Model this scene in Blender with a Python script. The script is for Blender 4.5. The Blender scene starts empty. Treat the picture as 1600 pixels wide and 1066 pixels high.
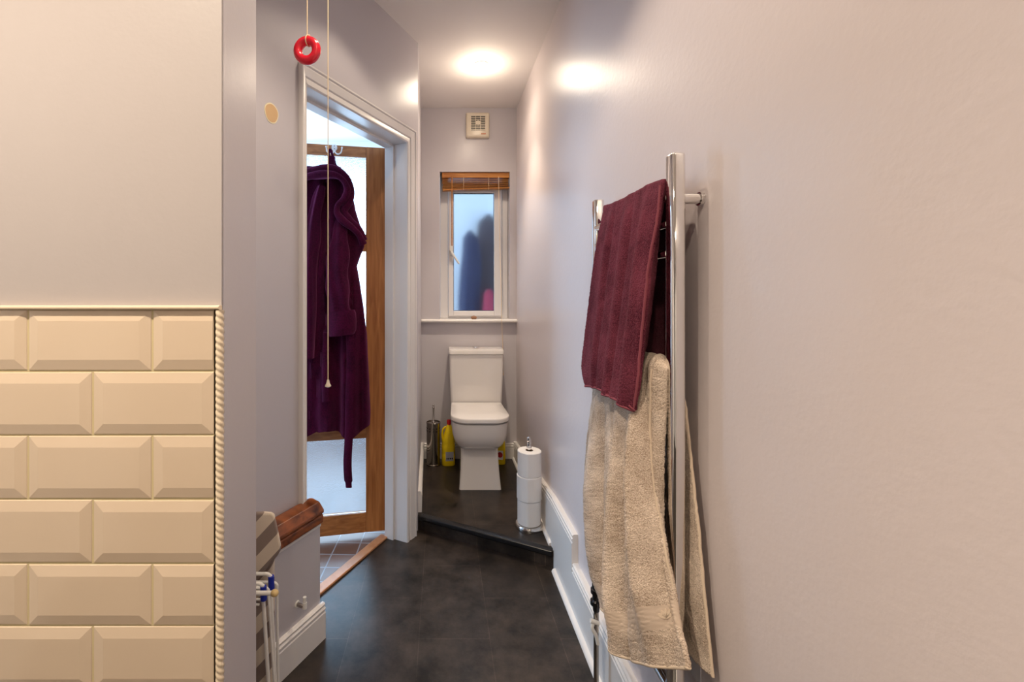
import bpy, bmesh, math, random
from mathutils import Vector, Matrix, noise
PI = math.pi
S = bpy.context.scene
COL = S.collection
random.seed(7)

# ------------------------------------------------------------------ camera, world, light, exposure
F = 711.0; PX = 690.0; PY = 458.0; CH = 1.22          # focal length and principal point in 1600x1066 pixels, eye height
CEIL = CH + 1.285
cd = bpy.data.cameras.new('camera'); cam = bpy.data.objects.new('camera', cd); COL.objects.link(cam)
cam.location = (0, 0, CH); cam.rotation_euler = (PI/2, 0, 0)
cd.sensor_width = 36; cd.sensor_fit = 'HORIZONTAL'; cd.lens = F/1600*36
cd.shift_x = (800-PX)/1600; cd.shift_y = -(533-PY)/1600; cd.clip_start = 0.02
S.camera = cam
S.view_settings.view_transform = 'Standard'; S.view_settings.look = 'None'
S.view_settings.gamma = 1; S.view_settings.use_curve_mapping = False
S.view_settings.exposure = 0.0

w = bpy.data.worlds.new('sky'); S.world = w; w.use_nodes = True
bg = w.node_tree.nodes['Background']; bg.inputs[0].default_value = (0.52, 0.75, 1.0, 1); bg.inputs[1].default_value = 2.2

def area(name, loc, rot, sx, sy, power, col):
    l = bpy.data.lights.new(name, 'AREA'); l.shape = 'RECTANGLE'; l.size = sx; l.size_y = sy
    l.energy = power; l.color = col
    o = bpy.data.objects.new(name, l); o.location = loc; o.rotation_euler = rot; COL.objects.link(o); return o
# daylight outside the hall windows
area('daylight', (-2.47, 2.75, 1.45), (0, -PI/2, 0), 1.9, 2.1, 92, (0.52, 0.75, 1.0))
area('daylight', (-1.3, 4.27, 1.35), (-PI/2, 0, 0), 1.5, 2.0, 48, (0.58, 0.79, 1.0))
WARM = (1.0, 0.835, 0.64)
LAMPS = [  # x, y, [(watts, beam angle, blend)], watts of the added ceiling fill, label
    (0.222, 2.56, [(14, 150, 0.9), (58, 80, 0.8)], 2.6, 'glowing round recessed downlight in the ceiling over the toilet'),
    (-0.12, 1.60, [(8, 112, 0.4)], 0, 'recessed ceiling downlight just outside the frame before the doorway'),
    (-0.10, 0.95, [(27, 116, 0.4)], 0, 'recessed ceiling downlight outside the frame beside the towel rail'),
    (0.12, 0.15, [(27, 160, 0.9)], 0, 'recessed ceiling downlight outside the frame right above the camera'),
    (-0.70, 0.10, [(115, 110, 0.8), (14, 160, 0.9)], 0, 'recessed ceiling downlight outside the frame over the cream tiles'),
    (0.1, -1.2, [(38, 165, 0.9)], 0, 'recessed ceiling downlight outside the frame far behind the camera')]

# ------------------------------------------------------------------ helpers
def P(px, py, Y):
    return Vector(((px-PX)/F*Y, Y, CH-(py-PY)/F*Y))
def PXw(px, py, X):
    Y = F*X/(px-PX); return P(px, py, Y)

def new_mat(name):
    m = bpy.data.materials.new(name); m.use_nodes = True
    nt = m.node_tree; b = nt.nodes['Principled BSDF']; return m, nt, b
def srgb(r, g, b):
    f = lambda c: (c/255/12.92) if c/255 <= 0.04045 else ((c/255+0.055)/1.055)**2.4
    return (f(r), f(g), f(b), 1)
def plain(name, col, rough=0.5, metal=0.0, coat=0.0, bump=None, var=0.0, **kw):
    m, nt, b = new_mat(name)
    b.inputs['Base Color'].default_value = col
    b.inputs['Roughness'].default_value = rough
    b.inputs['Metallic'].default_value = metal
    b.inputs['Coat Weight'].default_value = coat
    for k, v in kw.items(): b.inputs[k.replace('_', ' ')].default_value = v
    tc = nt.nodes.new('ShaderNodeTexCoord')
    if var:
        n = nt.nodes.new('ShaderNodeTexNoise'); n.inputs['Scale'].default_value = 2.2; n.inputs['Detail'].default_value = 4
        nt.links.new(tc.outputs['Object'], n.inputs['Vector'])
        mx = nt.nodes.new('ShaderNodeMix'); mx.data_type = 'RGBA'
        mx.inputs['A'].default_value = tuple(c*(1-var) for c in col[:3])+(1,)
        mx.inputs['B'].default_value = tuple(min(1, c*(1+var)) for c in col[:3])+(1,)
        nt.links.new(n.outputs['Fac'], mx.inputs['Factor']); nt.links.new(mx.outputs['Result'], b.inputs['Base Color'])
    if bump:
        sc, st, dist = bump
        n = nt.nodes.new('ShaderNodeTexNoise'); n.inputs['Scale'].default_value = sc; n.inputs['Detail'].default_value = 3
        nt.links.new(tc.outputs['Object'], n.inputs['Vector'])
        bp = nt.nodes.new('ShaderNodeBump'); bp.inputs['Strength'].default_value = st; bp.inputs['Distance'].default_value = dist
        nt.links.new(n.outputs['Fac'], bp.inputs['Height']); nt.links.new(bp.outputs['Normal'], b.inputs['Normal'])
    return m
def wood(name, dark, light, scale=(6, 6, 0.6), rough=0.45, axis_noise=9.0):
    m, nt, b = new_mat(name)
    tc = nt.nodes.new('ShaderNodeTexCoord'); mp = nt.nodes.new('ShaderNodeMapping')
    mp.inputs['Scale'].default_value = scale
    nt.links.new(tc.outputs['Object'], mp.inputs['Vector'])
    n = nt.nodes.new('ShaderNodeTexNoise'); n.inputs['Scale'].default_value = axis_noise; n.inputs['Detail'].default_value = 6
    n.inputs['Distortion'].default_value = 0.6
    nt.links.new(mp.outputs['Vector'], n.inputs['Vector'])
    cr = nt.nodes.new('ShaderNodeValToRGB'); cr.color_ramp.elements[0].position = 0.3; cr.color_ramp.elements[1].position = 0.72
    cr.color_ramp.elements[0].color = dark; cr.color_ramp.elements[1].color = light
    nt.links.new(n.outputs['Fac'], cr.inputs['Fac']); nt.links.new(cr.outputs['Color'], b.inputs['Base Color'])
    b.inputs['Roughness'].default_value = rough
    bp = nt.nodes.new('ShaderNodeBump'); bp.inputs['Strength'].default_value = 0.15; bp.inputs['Distance'].default_value = 0.001
    nt.links.new(n.outputs['Fac'], bp.inputs['Height']); nt.links.new(bp.outputs['Normal'], b.inputs['Normal'])
    return m
def glass(name, col, rough, bscale=None, bstr=0.3, ior=1.3):
    m, nt, b = new_mat(name); nt.nodes.remove(b)
    g = nt.nodes.new('ShaderNodeBsdfGlass'); g.inputs['Color'].default_value = col; g.inputs['Roughness'].default_value = rough
    g.inputs['IOR'].default_value = ior
    if bscale:
        tc = nt.nodes.new('ShaderNodeTexCoord'); v = nt.nodes.new('ShaderNodeTexVoronoi'); v.inputs['Scale'].default_value = bscale
        nt.links.new(tc.outputs['Object'], v.inputs['Vector'])
        bp = nt.nodes.new('ShaderNodeBump'); bp.inputs['Strength'].default_value = bstr; bp.inputs['Distance'].default_value = 0.002
        nt.links.new(v.outputs['Distance'], bp.inputs['Height']); nt.links.new(bp.outputs['Normal'], g.inputs['Normal'])
    nt.links.new(g.outputs[0], nt.nodes['Material Output'].inputs['Surface'])
    return m
def terry(name, col, col2, band=None, bscale=420, bstr=0.9, sheen=0.35, tint=(1, 1, 1, 1)):
    """looped pile; band = list of (v0, v1) flat-woven stripes across the towel (UV v)"""
    m, nt, b = new_mat(name)
    L = nt.links.new
    tc = nt.nodes.new('ShaderNodeTexCoord')
    n = nt.nodes.new('ShaderNodeTexNoise'); n.inputs['Scale'].default_value = bscale; n.inputs['Detail'].default_value = 2
    L(tc.outputs['Object'], n.inputs['Vector'])
    n2 = nt.nodes.new('ShaderNodeTexNoise'); n2.inputs['Scale'].default_value = 14; n2.inputs['Detail'].default_value = 4
    L(tc.outputs['Object'], n2.inputs['Vector'])
    ad = nt.nodes.new('ShaderNodeMath'); ad.operation = 'MULTIPLY_ADD'; ad.inputs[1].default_value = 0.55; 
    L(n.outputs['Fac'], ad.inputs[0])
    mu = nt.nodes.new('ShaderNodeMath'); mu.operation = 'MULTIPLY'; mu.inputs[1].default_value = 0.45; L(n2.outputs['Fac'], mu.inputs[0])
    L(mu.outputs[0], ad.inputs[2])
    cr = nt.nodes.new('ShaderNodeValToRGB'); cr.color_ramp.elements[0].position = 0.36; cr.color_ramp.elements[1].position = 0.64
    cr.color_ramp.elements[0].color = col; cr.color_ramp.elements[1].color = col2
    L(ad.outputs[0], cr.inputs['Fac'])
    b.inputs['Roughness'].default_value = 0.95; b.inputs['Sheen Weight'].default_value = sheen; b.inputs['Sheen Tint'].default_value = tint; b.inputs['Sheen Roughness'].default_value = 0.5
    b.inputs['Specular IOR Level'].default_value = 0.1
    bp = nt.nodes.new('ShaderNodeBump'); bp.inputs['Strength'].default_value = bstr; bp.inputs['Distance'].default_value = 0.0025
    L(n.outputs['Fac'], bp.inputs['Height']); L(bp.outputs['Normal'], b.inputs['Normal'])
    if band:
        sx = nt.nodes.new('ShaderNodeSeparateXYZ'); L(tc.outputs['UV'], sx.inputs[0])
        tot = None
        for (a, c) in band:
            g1 = nt.nodes.new('ShaderNodeMath'); g1.operation = 'GREATER_THAN'; g1.inputs[1].default_value = a; L(sx.outputs['Y'], g1.inputs[0])
            g2 = nt.nodes.new('ShaderNodeMath'); g2.operation = 'LESS_THAN'; g2.inputs[1].default_value = c; L(sx.outputs['Y'], g2.inputs[0])
            mm = nt.nodes.new('ShaderNodeMath'); mm.operation = 'MULTIPLY'; L(g1.outputs[0], mm.inputs[0]); L(g2.outputs[0], mm.inputs[1])
            if tot is None: tot = mm
            else:
                aa = nt.nodes.new('ShaderNodeMath'); aa.operation = 'ADD'; L(tot.outputs[0], aa.inputs[0]); L(mm.outputs[0], aa.inputs[1]); tot = aa
        inv = nt.nodes.new('ShaderNodeMath'); inv.operation = 'MULTIPLY_ADD'; inv.inputs[1].default_value = -bstr*0.92; inv.inputs[2].default_value = bstr
        L(tot.outputs[0], inv.inputs[0]); L(inv.outputs[0], bp.inputs['Strength'])
        mx = nt.nodes.new('ShaderNodeMix'); mx.data_type = 'RGBA'; L(tot.outputs[0], mx.inputs['Factor']); L(cr.outputs['Color'], mx.inputs['A'])
        mx.inputs['B'].default_value = tuple((a+b_)*0.5 for a, b_ in zip(col, col2)); L(mx.outputs['Result'], b.inputs['Base Color'])
    else: L(cr.outputs['Color'], b.inputs['Base Color'])
    return m

def worldloc(p):
    v = Vector((0, 0, 0))
    while p is not None: v += p.location; p = p.parent
    return v
def obj(name, bm, mat, parent=None, smooth=None, kind=None, label=None, bevel=0, segs=2, subsurf=0, solid=0, uv=None, base=None, M=None):
    """links bm (in world coordinates) as ONE mesh object; smooth = angle in degrees"""
    if M is not None: bm.transform(M)
    bmesh.ops.recalc_face_normals(bm, faces=bm.faces)
    L = worldloc(parent) if parent is not None else Vector((0, 0, 0))
    if base is not None: L = Vector(base)
    bm.transform(Matrix.Translation(-L))
    me = bpy.data.meshes.new(name); bm.to_mesh(me); bm.free()
    if mat is not None: me.materials.append(mat)
    o = bpy.data.objects.new(name, me); COL.objects.link(o)
    if parent is not None: o.parent = parent
    elif base is not None: o.location = L
    if smooth:
        me.shade_smooth(); me.set_sharp_from_angle(angle=math.radians(smooth))
    if bevel:
        md = o.modifiers.new('bevel', 'BEVEL'); md.width = bevel; md.segments = segs; md.limit_method = 'ANGLE'; md.angle_limit = math.radians(35)
        if not smooth: me.shade_smooth(); md.harden_normals = True
    if solid:
        md = o.modifiers.new('solidify', 'SOLIDIFY'); md.thickness = solid; md.offset = 0
    if subsurf:
        md = o.modifiers.new('subsurf', 'SUBSURF'); md.levels = subsurf; md.render_levels = subsurf
    if kind: o['kind'] = kind
    if label: o['label'] = label
    return o
def struct(name, bm, mat, parent=None, **kw):
    return obj(name, bm, mat, parent, kind='structure' if parent is None else None, **kw)
def thing(name, label, cat, loc=(0, 0, 0), group=None):
    o = bpy.data.objects.new(name, None); o.empty_display_size = 0.05; COL.objects.link(o); o.location = loc
    return tag(o, label, cat, group)
def tag(o, label, cat, group=None):
    o['label'] = label; o['category'] = cat
    if group: o['group'] = group
    return o
def sgroup(name, loc=(0, 0, 0)):
    o = bpy.data.objects.new(name, None); COL.objects.link(o); o.location = loc; o['kind'] = 'structure'; return o
def copy_tree(o, parent=None):
    c = o.copy(); COL.objects.link(c); c.parent = parent
    for ch in list(o.children): copy_tree(ch, c)
    return c

def B(): return bmesh.new()
def box(bm, a, b, M=None):
    x0, y0, z0 = a; x1, y1, z1 = b
    vs = [Vector(v) for v in ((x0,y0,z0),(x1,y0,z0),(x1,y1,z0),(x0,y1,z0),(x0,y0,z1),(x1,y0,z1),(x1,y1,z1),(x0,y1,z1))]
    if M is not None: vs = [M @ v for v in vs]
    v = [bm.verts.new(p) for p in vs]
    for f in ((0,3,2,1),(4,5,6,7),(0,1,5,4),(1,2,6,5),(2,3,7,6),(3,0,4,7)): bm.faces.new([v[i] for i in f])
    return bm
def loft(bm, rings, cap=True, closed=True):
    vr = [[bm.verts.new(p) for p in r] for r in rings]
    n = len(vr[0])
    for a, b in zip(vr[:-1], vr[1:]):
        for i in range(n if closed else n-1):
            j = (i+1) % n
            bm.faces.new((a[i], a[j], b[j], b[i]))
    if cap and closed:
        bm.faces.new(vr[0][::-1]); bm.faces.new(vr[-1])
    return bm
def lathe(bm, prof, cx, cy, n=32, M=None, z0=0):
    rings = []
    for r, z in prof:
        ring = [Vector((cx+max(r, 1e-4)*math.cos(2*PI*i/n), cy+max(r, 1e-4)*math.sin(2*PI*i/n), z0+z)) for i in range(n)]
        if M is not None: ring = [M @ p for p in ring]
        rings.append(ring)
    return loft(bm, rings)
def catmull(pts, n):
    pts = [Vector(p) for p in pts]
    if len(pts) == 2: return [pts[0].lerp(pts[1], i/n) for i in range(n+1)]
    out = []
    for k in range(len(pts)-1):
        p0 = pts[k-1] if k else pts[0]*2-pts[1]
        p1, p2 = pts[k], pts[k+1]
        p3 = pts[k+2] if k+2 < len(pts) else pts[-1]*2-pts[-2]
        for i in range(n):
            t = i/n
            out.append(0.5*((2*p1)+(p2-p0)*t+(2*p0-5*p1+4*p2-p3)*t*t+(3*p1-p0-3*p2+p3)*t**3))
    out.append(pts[-1]); return out
def tube(bm, pts, r, n=12, radii=None):
    pts = [Vector(p) for p in pts]
    rings = []; up = None
    for i, p in enumerate(pts):
        t = (pts[min(i+1, len(pts)-1)]-pts[max(i-1, 0)]).normalized()
        if up is None:
            up = Vector((0, 0, 1)) if abs(t.z) < 0.9 else Vector((1, 0, 0))
        a = t.cross(up).normalized(); up = a.cross(t).normalized()
        rr = radii[i] if radii else r
        rings.append([p+(a*math.cos(2*PI*k/n)+up*math.sin(2*PI*k/n))*rr for k in range(n)])
    return loft(bm, rings)
def poly_prism(bm, pts, z0, z1):
    return loft(bm, [[Vector((x, y, z0)) for x, y in pts], [Vector((x, y, z1)) for x, y in pts]])
def rrect(cx, cy, wx, wy, r, n=6):
    out = []
    for (sx, sy, a0) in ((1, 1, 0), (-1, 1, PI/2), (-1, -1, PI), (1, -1, 3*PI/2)):
        for k in range(n+1):
            a = a0+PI/2*k/n
            out.append((cx+sx*(wx/2-r)+r*math.cos(a), cy+sy*(wy/2-r)+r*math.sin(a)))
    return out
def sphere(bm, c, r, sc=(1, 1, 1), n=20):
    bmesh.ops.create_uvsphere(bm, u_segments=n, v_segments=n//2+2, radius=r, matrix=Matrix.Translation(c) @ Matrix.Diagonal((*sc, 1)))
    return bm

# ------------------------------------------------------------------ materials
M_wall = plain('lavender_grey_paint', srgb(196, 191, 196), 0.32, bump=(130, 0.22, 0.0008), var=0.02)
M_wallR = plain('lavender_grey_satin_paint', srgb(214, 204, 205), 0.32, bump=(70, 0.5, 0.0010), var=0.02)
M_tilewall = plain('greige_paint', srgb(175, 168, 168), 0.45, bump=(130, 0.2, 0.0008), var=0.015)
M_ceil = plain('white_ceiling_paint', srgb(236, 230, 227), 0.75, bump=(60, 0.1, 0.001))
M_hall = plain('white_hall_paint', srgb(235, 237, 240), 0.8)
M_trim = plain('white_gloss_trim', srgb(226, 222, 220), 0.3, bump=(20, 0.05, 0.001))
M_upvc = plain('white_upvc', srgb(228, 226, 228), 0.28)
M_tile = plain('cream_glazed_tile', srgb(213, 194, 172), 0.12, coat=0.4, bump=(14, 0.08, 0.002), var=0.02)
M_grout = plain('cream_grout', srgb(205, 190, 150), 0.9, bump=(300, 0.3, 0.001))
M_rope = plain('cream_rope_trim', srgb(222, 206, 182), 0.25, coat=0.3)
M_oak = wood('oak', srgb(140, 82, 36), srgb(186, 122, 66), (7, 7, 0.5))
M_oakh = wood('oak_horizontal', srgb(140, 82, 36), srgb(186, 122, 66), (0.6, 7, 7))
M_strip = wood('oak_threshold', srgb(176, 116, 74), srgb(205, 148, 104), (2, 2, 7), 0.35)
M_pine = wood('dark_stained_wood', srgb(52, 18, 6), srgb(164, 92, 44), (3, 3, 5), 0.30, 6.0)
M_bamboo = wood('golden_wood_slats', srgb(150, 84, 26), srgb(205, 140, 66), (0.6, 6, 14), 0.35)
M_chrome = plain('chrome', (0.82, 0.80, 0.78, 1), 0.05, 1.0)
M_steel = plain('brushed_steel', (0.38, 0.34, 0.30, 1), 0.12, 1.0)  # darkened so the colour carries a dark brown reflection
M_ceramic = plain('white_ceramic', srgb(232, 228, 226), 0.07, coat=0.5)
M_black = plain('black_gloss', (0.012, 0.012, 0.014, 1), 0.25)
M_darkmetal = plain('dark_hinge_metal', (0.05, 0.045, 0.04, 1), 0.35, 0.8)
M_white = plain('white_plastic', srgb(232, 230, 226), 0.35)
M_cream = plain('ivory_plastic', srgb(226, 214, 194), 0.3)
M_red = plain('red_rubber', (0.80, 0.012, 0.035, 1), 0.22, coat=0.4)
M_cord = plain('cream_cord', srgb(236, 214, 178), 0.7)
M_blue = plain('blue_plastic', srgb(20, 40, 160), 0.3)
M_yellow = plain('yellow_plastic', srgb(226, 196, 0), 0.32, coat=0.2)
M_redcap = plain('red_cap_plastic', srgb(175, 10, 20), 0.35)
M_paper = plain('tissue_paper', srgb(238, 236, 236), 0.9, bump=(110, 0.5, 0.0015))
M_kraft = plain('cardboard', srgb(120, 95, 72), 0.9)
M_shell = plain('shell', srgb(150, 110, 84), 0.6, bump=(80, 0.8, 0.004), var=0.2)
M_plaster = plain('bare_plaster', srgb(206, 172, 130), 0.9, bump=(60, 0.5, 0.001))
M_plasteredge = plain('chipped_paint_edge', srgb(232, 222, 190), 0.8)
M_purple = terry('maroon_terry', srgb(66, 22, 36), srgb(126, 60, 76), band=[(0.905, 0.912), (0.925, 0.932), (0.945, 0.952)], bscale=420, sheen=0.12, tint=(0.8, 0.35, 0.42, 1))
M_purpleedge = plain('maroon_binding', srgb(136, 66, 78), 0.9, bump=(500, 0.6, 0.001))
M_beige = terry('beige_terry', srgb(158, 138, 120), srgb(232, 214, 198), band=[(0.805, 0.885), (0.893, 0.899)], bscale=430, sheen=0.1)
M_beigeedge = plain('beige_binding', srgb(214, 195, 174), 0.9, bump=(500, 0.6, 0.001))
M_robe = terry('plum_fleece', srgb(40, 2, 24), srgb(68, 6, 40), bscale=160, bstr=0.35, sheen=0.35, tint=(0.75, 0.2, 0.5, 1))
M_robedark = terry('plum_fleece_inside', srgb(60, 6, 40), srgb(88, 16, 60), bscale=160, bstr=0.35)
M_doorglass = glass('obscure_glass', (0.93, 0.97, 1, 1), 0.16, 190, 0.55)
M_winglass = glass('frosted_glass', (0.95, 0.98, 1, 1), 0.22, None)
M_grey = plain('grey_label', srgb(150, 150, 160), 0.5)
M_coatd = plain('navy_cloth', srgb(50, 54, 84), 0.95, bump=(40, 0.5, 0.01))
M_coatb = plain('brown_cloth', srgb(78, 66, 72), 0.95, bump=(40, 0.5, 0.01))
M_coatr = plain('crimson_cloth', srgb(170, 60, 82), 0.95)

def vinyl(name, a, b):
    m, nt, bs = new_mat(name); L = nt.links.new
    tc = nt.nodes.new('ShaderNodeTexCoord'); mp = nt.nodes.new('ShaderNodeMapping')
    mp.inputs['Rotation'].default_value = (0, 0, PI/2); mp.inputs['Location'].default_value = (-0.33, 0.58, 0)
    L(tc.outputs['Object'], mp.inputs['Vector'])
    br = nt.nodes.new('ShaderNodeTexBrick'); br.inputs['Scale'].default_value = 1
    br.inputs['Brick Width'].default_value = 0.43; br.inputs['Row Height'].default_value = 0.25
    br.inputs['Mortar Size'].default_value = 0.0013; br.inputs['Mortar Smooth'].default_value = 0.3
    br.inputs['Color1'].default_value = (1, 1, 1, 1); br.inputs['Color2'].default_value = (0.72, 0.72, 0.72, 1); br.inputs['Mortar'].default_value = (1.9, 1.85, 1.75, 1)
    L(mp.outputs['Vector'], br.inputs['Vector'])
    n = nt.nodes.new('ShaderNodeTexNoise'); n.inputs['Scale'].default_value = 6; n.inputs['Detail'].default_value = 12; n.inputs['Roughness'].default_value = 0.74; bs.inputs['Specular IOR Level'].default_value = 0.42
    L(tc.outputs['Object'], n.inputs['Vector'])
    cr = nt.nodes.new('ShaderNodeValToRGB'); cr.color_ramp.elements[0].position = 0.36; cr.color_ramp.elements[1].position = 0.68
    cr.color_ramp.elements[0].color = a; cr.color_ramp.elements[1].color = b
    L(n.outputs['Fac'], cr.inputs['Fac'])
    mx = nt.nodes.new('ShaderNodeMix'); mx.data_type = 'RGBA'; mx.blend_type = 'MULTIPLY'; mx.inputs['Factor'].default_value = 1
    L(cr.outputs['Color'], mx.inputs['A']); L(br.outputs['Color'], mx.inputs['B']); L(mx.outputs['Result'], bs.inputs['Base Color'])
    rr = nt.nodes.new('ShaderNodeMapRange'); rr.inputs['To Min'].default_value = 0.24; rr.inputs['To Max'].default_value = 0.46
    L(n.outputs['Fac'], rr.inputs['Value']); L(rr.outputs[0], bs.inputs['Roughness'])
    bp = nt.nodes.new('ShaderNodeBump'); bp.inputs['Strength'].default_value = 0.2; bp.inputs['Distance'].default_value = 0.002
    L(n.outputs['Fac'], bp.inputs['Height']); L(bp.outputs['Normal'], bs.inputs['Normal'])
    return m
M_vinyl = vinyl('slate_vinyl', srgb(10, 8, 7), srgb(72, 61, 54))
def hall_tiles():
    m, nt, bs = new_mat('brown_hall_tiles'); L = nt.links.new
    tc = nt.nodes.new('ShaderNodeTexCoord'); mp = nt.nodes.new('ShaderNodeMapping'); mp.inputs['Rotation'].default_value = (0, 0, 0.03)
    L(tc.outputs['Object'], mp.inputs['Vector'])
    br = nt.nodes.new('ShaderNodeTexBrick'); br.inputs['Scale'].default_value = 1; br.offset = 0
    br.inputs['Brick Width'].default_value = 0.115; br.inputs['Row Height'].default_value = 0.10; br.inputs['Mortar Size'].default_value = 0.003
    br.inputs['Color1'].default_value = srgb(92, 62, 46); br.inputs['Color2'].default_value = srgb(120, 92, 78); br.inputs['Mortar'].default_value = srgb(150, 150, 155)
    L(mp.outputs['Vector'], br.inputs['Vector']); L(br.outputs['Color'], bs.inputs['Base Color'])
    bs.inputs['Roughness'].default_value = 0.28
    bp = nt.nodes.new('ShaderNodeBump'); bp.inputs['Strength'].default_value = 0.5; bp.inputs['Distance'].default_value = 0.004; bp.invert = True
    L(br.outputs['Fac'], bp.inputs['Height']); L(bp.outputs['Normal'], bs.inputs['Normal'])
    return m
M_halltile = hall_tiles()
def stripes(name, ang, width, a, b, thin=None):
    m, nt, bs = new_mat(name); L = nt.links.new
    tc = nt.nodes.new('ShaderNodeTexCoord'); mp = nt.nodes.new('ShaderNodeMapping'); mp.inputs['Rotation'].default_value = (0, 0, ang)
    L(tc.outputs['UV'], mp.inputs['Vector'])
    sx = nt.nodes.new('ShaderNodeSeparateXYZ'); L(mp.outputs['Vector'], sx.inputs[0])
    d = nt.nodes.new('ShaderNodeMath'); d.operation = 'DIVIDE'; d.inputs[1].default_value = width; L(sx.outputs['X'], d.inputs[0])
    fr = nt.nodes.new('ShaderNodeMath'); fr.operation = 'FRACT'; L(d.outputs[0], fr.inputs[0])
    cr = nt.nodes.new('ShaderNodeValToRGB'); cr.color_ramp.interpolation = 'CONSTANT'
    e = cr.color_ramp.elements; e[0].position = 0; e[0].color = a; e[1].position = 0.5; e[1].color = b
    L(fr.outputs[0], cr.inputs['Fac']); L(cr.outputs['Color'], bs.inputs['Base Color'])
    bs.inputs['Roughness'].default_value = 0.9
    n = nt.nodes.new('ShaderNodeTexNoise'); n.inputs['Scale'].default_value = 600; L(tc.outputs['Object'], n.inputs['Vector'])
    bp = nt.nodes.new('ShaderNodeBump'); bp.inputs['Strength'].default_value = 0.4; bp.inputs['Distance'].default_value = 0.001
    L(n.outputs['Fac'], bp.inputs['Height']); L(bp.outputs['Normal'], bs.inputs['Normal'])
    return m
M_stripe = stripes('taupe_white_stripes', 0.75, 0.062, srgb(146, 130, 122), srgb(222, 208, 190))
def emis(name, col, st):
    m, nt, b = new_mat(name); b.inputs['Base Color'].default_value = (1, 1, 1, 1)
    b.inputs['Emission Color'].default_value = col; b.inputs['Emission Strength'].default_value = st; return m
M_bulb = emis('lamp_glow', (1, 0.86, 0.7, 1), 14)

# ------------------------------------------------------------------ layout
XR = 0.52                       # right wall
YB = 3.16                       # back wall
ZP = 0.075                      # raised toilet floor
C0 = Vector((-0.1217, 2.339, 0))    # corner where door wall meets the toilet recess
E = Vector((-0.455, -0.8905, 0))    # along the door wall, towards the camera
N = Vector((0.8905, -0.455, 0))     # out of the door wall into this room
TW = 0.11
def W(s, n, z): return C0+E*s+N*n+Vector((0, 0, z))
MW = Matrix(((E.x, N.x, 0, C0.x), (E.y, N.y, 0, C0.y), (0, 0, 1, 0), (0, 0, 0, 1)))
S0, S1, ZH = 0.1277, 0.807, 1.954    # door opening
YT = 0.7255; YS = 0.856; XS = -0.349  # tiled stub wall

# --- floors and ceiling
bm = B(); box(bm, (-2.0, -2.0, -0.1), (XR+0.12, 3.3, 0)); struct('floor', bm, M_vinyl)
stepL = Vector((-0.130, 2.350)); stepR = Vector((XR, 2.005))
bm = B(); poly_prism(bm, [(-0.1225, 2.349), (XR, 2.005), (XR, YB), (-0.142, YB), ], 0.0005, ZP)
struct('floor_raised', bm, M_vinyl)
d = (stepR-stepL).normalized(); nn = Vector((d.y, -d.x))
bm = B()
prof = [(-0.02, ZP+0.001), (-0.02, ZP+0.004), (0.006, ZP+0.004), (0.013, ZP+0.001), (0.015, ZP-0.006), (0.013, ZP-0.018), (0.006, ZP-0.024), (0.002, ZP-0.024), (0.002, ZP+0.001)]
def along(p, o): return (p[0]+nn.x*o, p[1]+nn.y*o)
loft(bm, [[Vector((*along(q, o), z)) for o, z in prof] for q in ((-0.110, 2.342), (0.492, 2.020))])
struct('trim_1', bm, M_black, smooth=40, label='black rounded nosing on the step edge')
bm = B(); box(bm, (-2.0, -2.0, CEIL), (XR+0.12, 3.3, CEIL+0.1)); struct('ceiling', bm, M_ceil)

# --- walls
bm = B(); box(bm, (XR, -2.0, 0), (XR+0.12, 3.3, CEIL)); struct('wall_right', bm, M_wallR)
# back wall with window opening
WX0, WX1 = (687.5-PX)/225*1.0, (796.5-PX)/225
WZ0, WZ1 = CH-(499-PY)/225, CH-(268.5-PY)/225
bm = B()
YB2 = YB+0.14
for a, b in (((-0.24, YB, 0), (WX0, YB2, CEIL)), ((WX1, YB, 0), (XR, YB2, CEIL)), ((WX0, YB, 0), (WX1, YB2, WZ0)), ((WX0, YB, WZ1), (WX1, YB2, CEIL))): box(bm, a, b)
struct('wall_back', bm, M_wall)
bm = B(); poly_prism(bm, [(C0.x, C0.y), (-0.142, YB), (-0.242, YB), (-0.242, C0.y+0.02), tuple(W(0, -TW, 0))[:2]], 0, CEIL)
struct('wall_recess_left', bm, M_wall)
# door wall: with opening
bm = B()
for a, b in (((0, -TW, 0), (S0-0.025, 0, CEIL)), ((S1+0.025, -TW, 0), (1.66, 0, CEIL)), ((S0-0.025, -TW, ZH+0.025), (S1+0.025, 0, CEIL))): box(bm, a, b, MW)
struct('wall_door_side', bm, M_wall)
# stub wall with tiles
bm = B(); box(bm, (-2.0, YT, 0), (XS, YS, CEIL)); wl = struct('wall_left', bm, M_wall)
bm = B(); box(bm, (-2.0, YT-0.004, 1.20), (XS, YT+0.001, CEIL-0.002)); struct('painted_face', bm, M_tilewall, wl)
# behind the camera: unseen walls, made white to bounce light to the ceiling
bm = B(); box(bm, (-2.1, -2.0, 0), (-2.0, YT, CEIL)); struct('wall_far_left', bm, M_hall)
bm = B(); box(bm, (-2.0, -2.1, 0), (XR, -2.0, CEIL)); struct('wall_behind', bm, M_hall)
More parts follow.
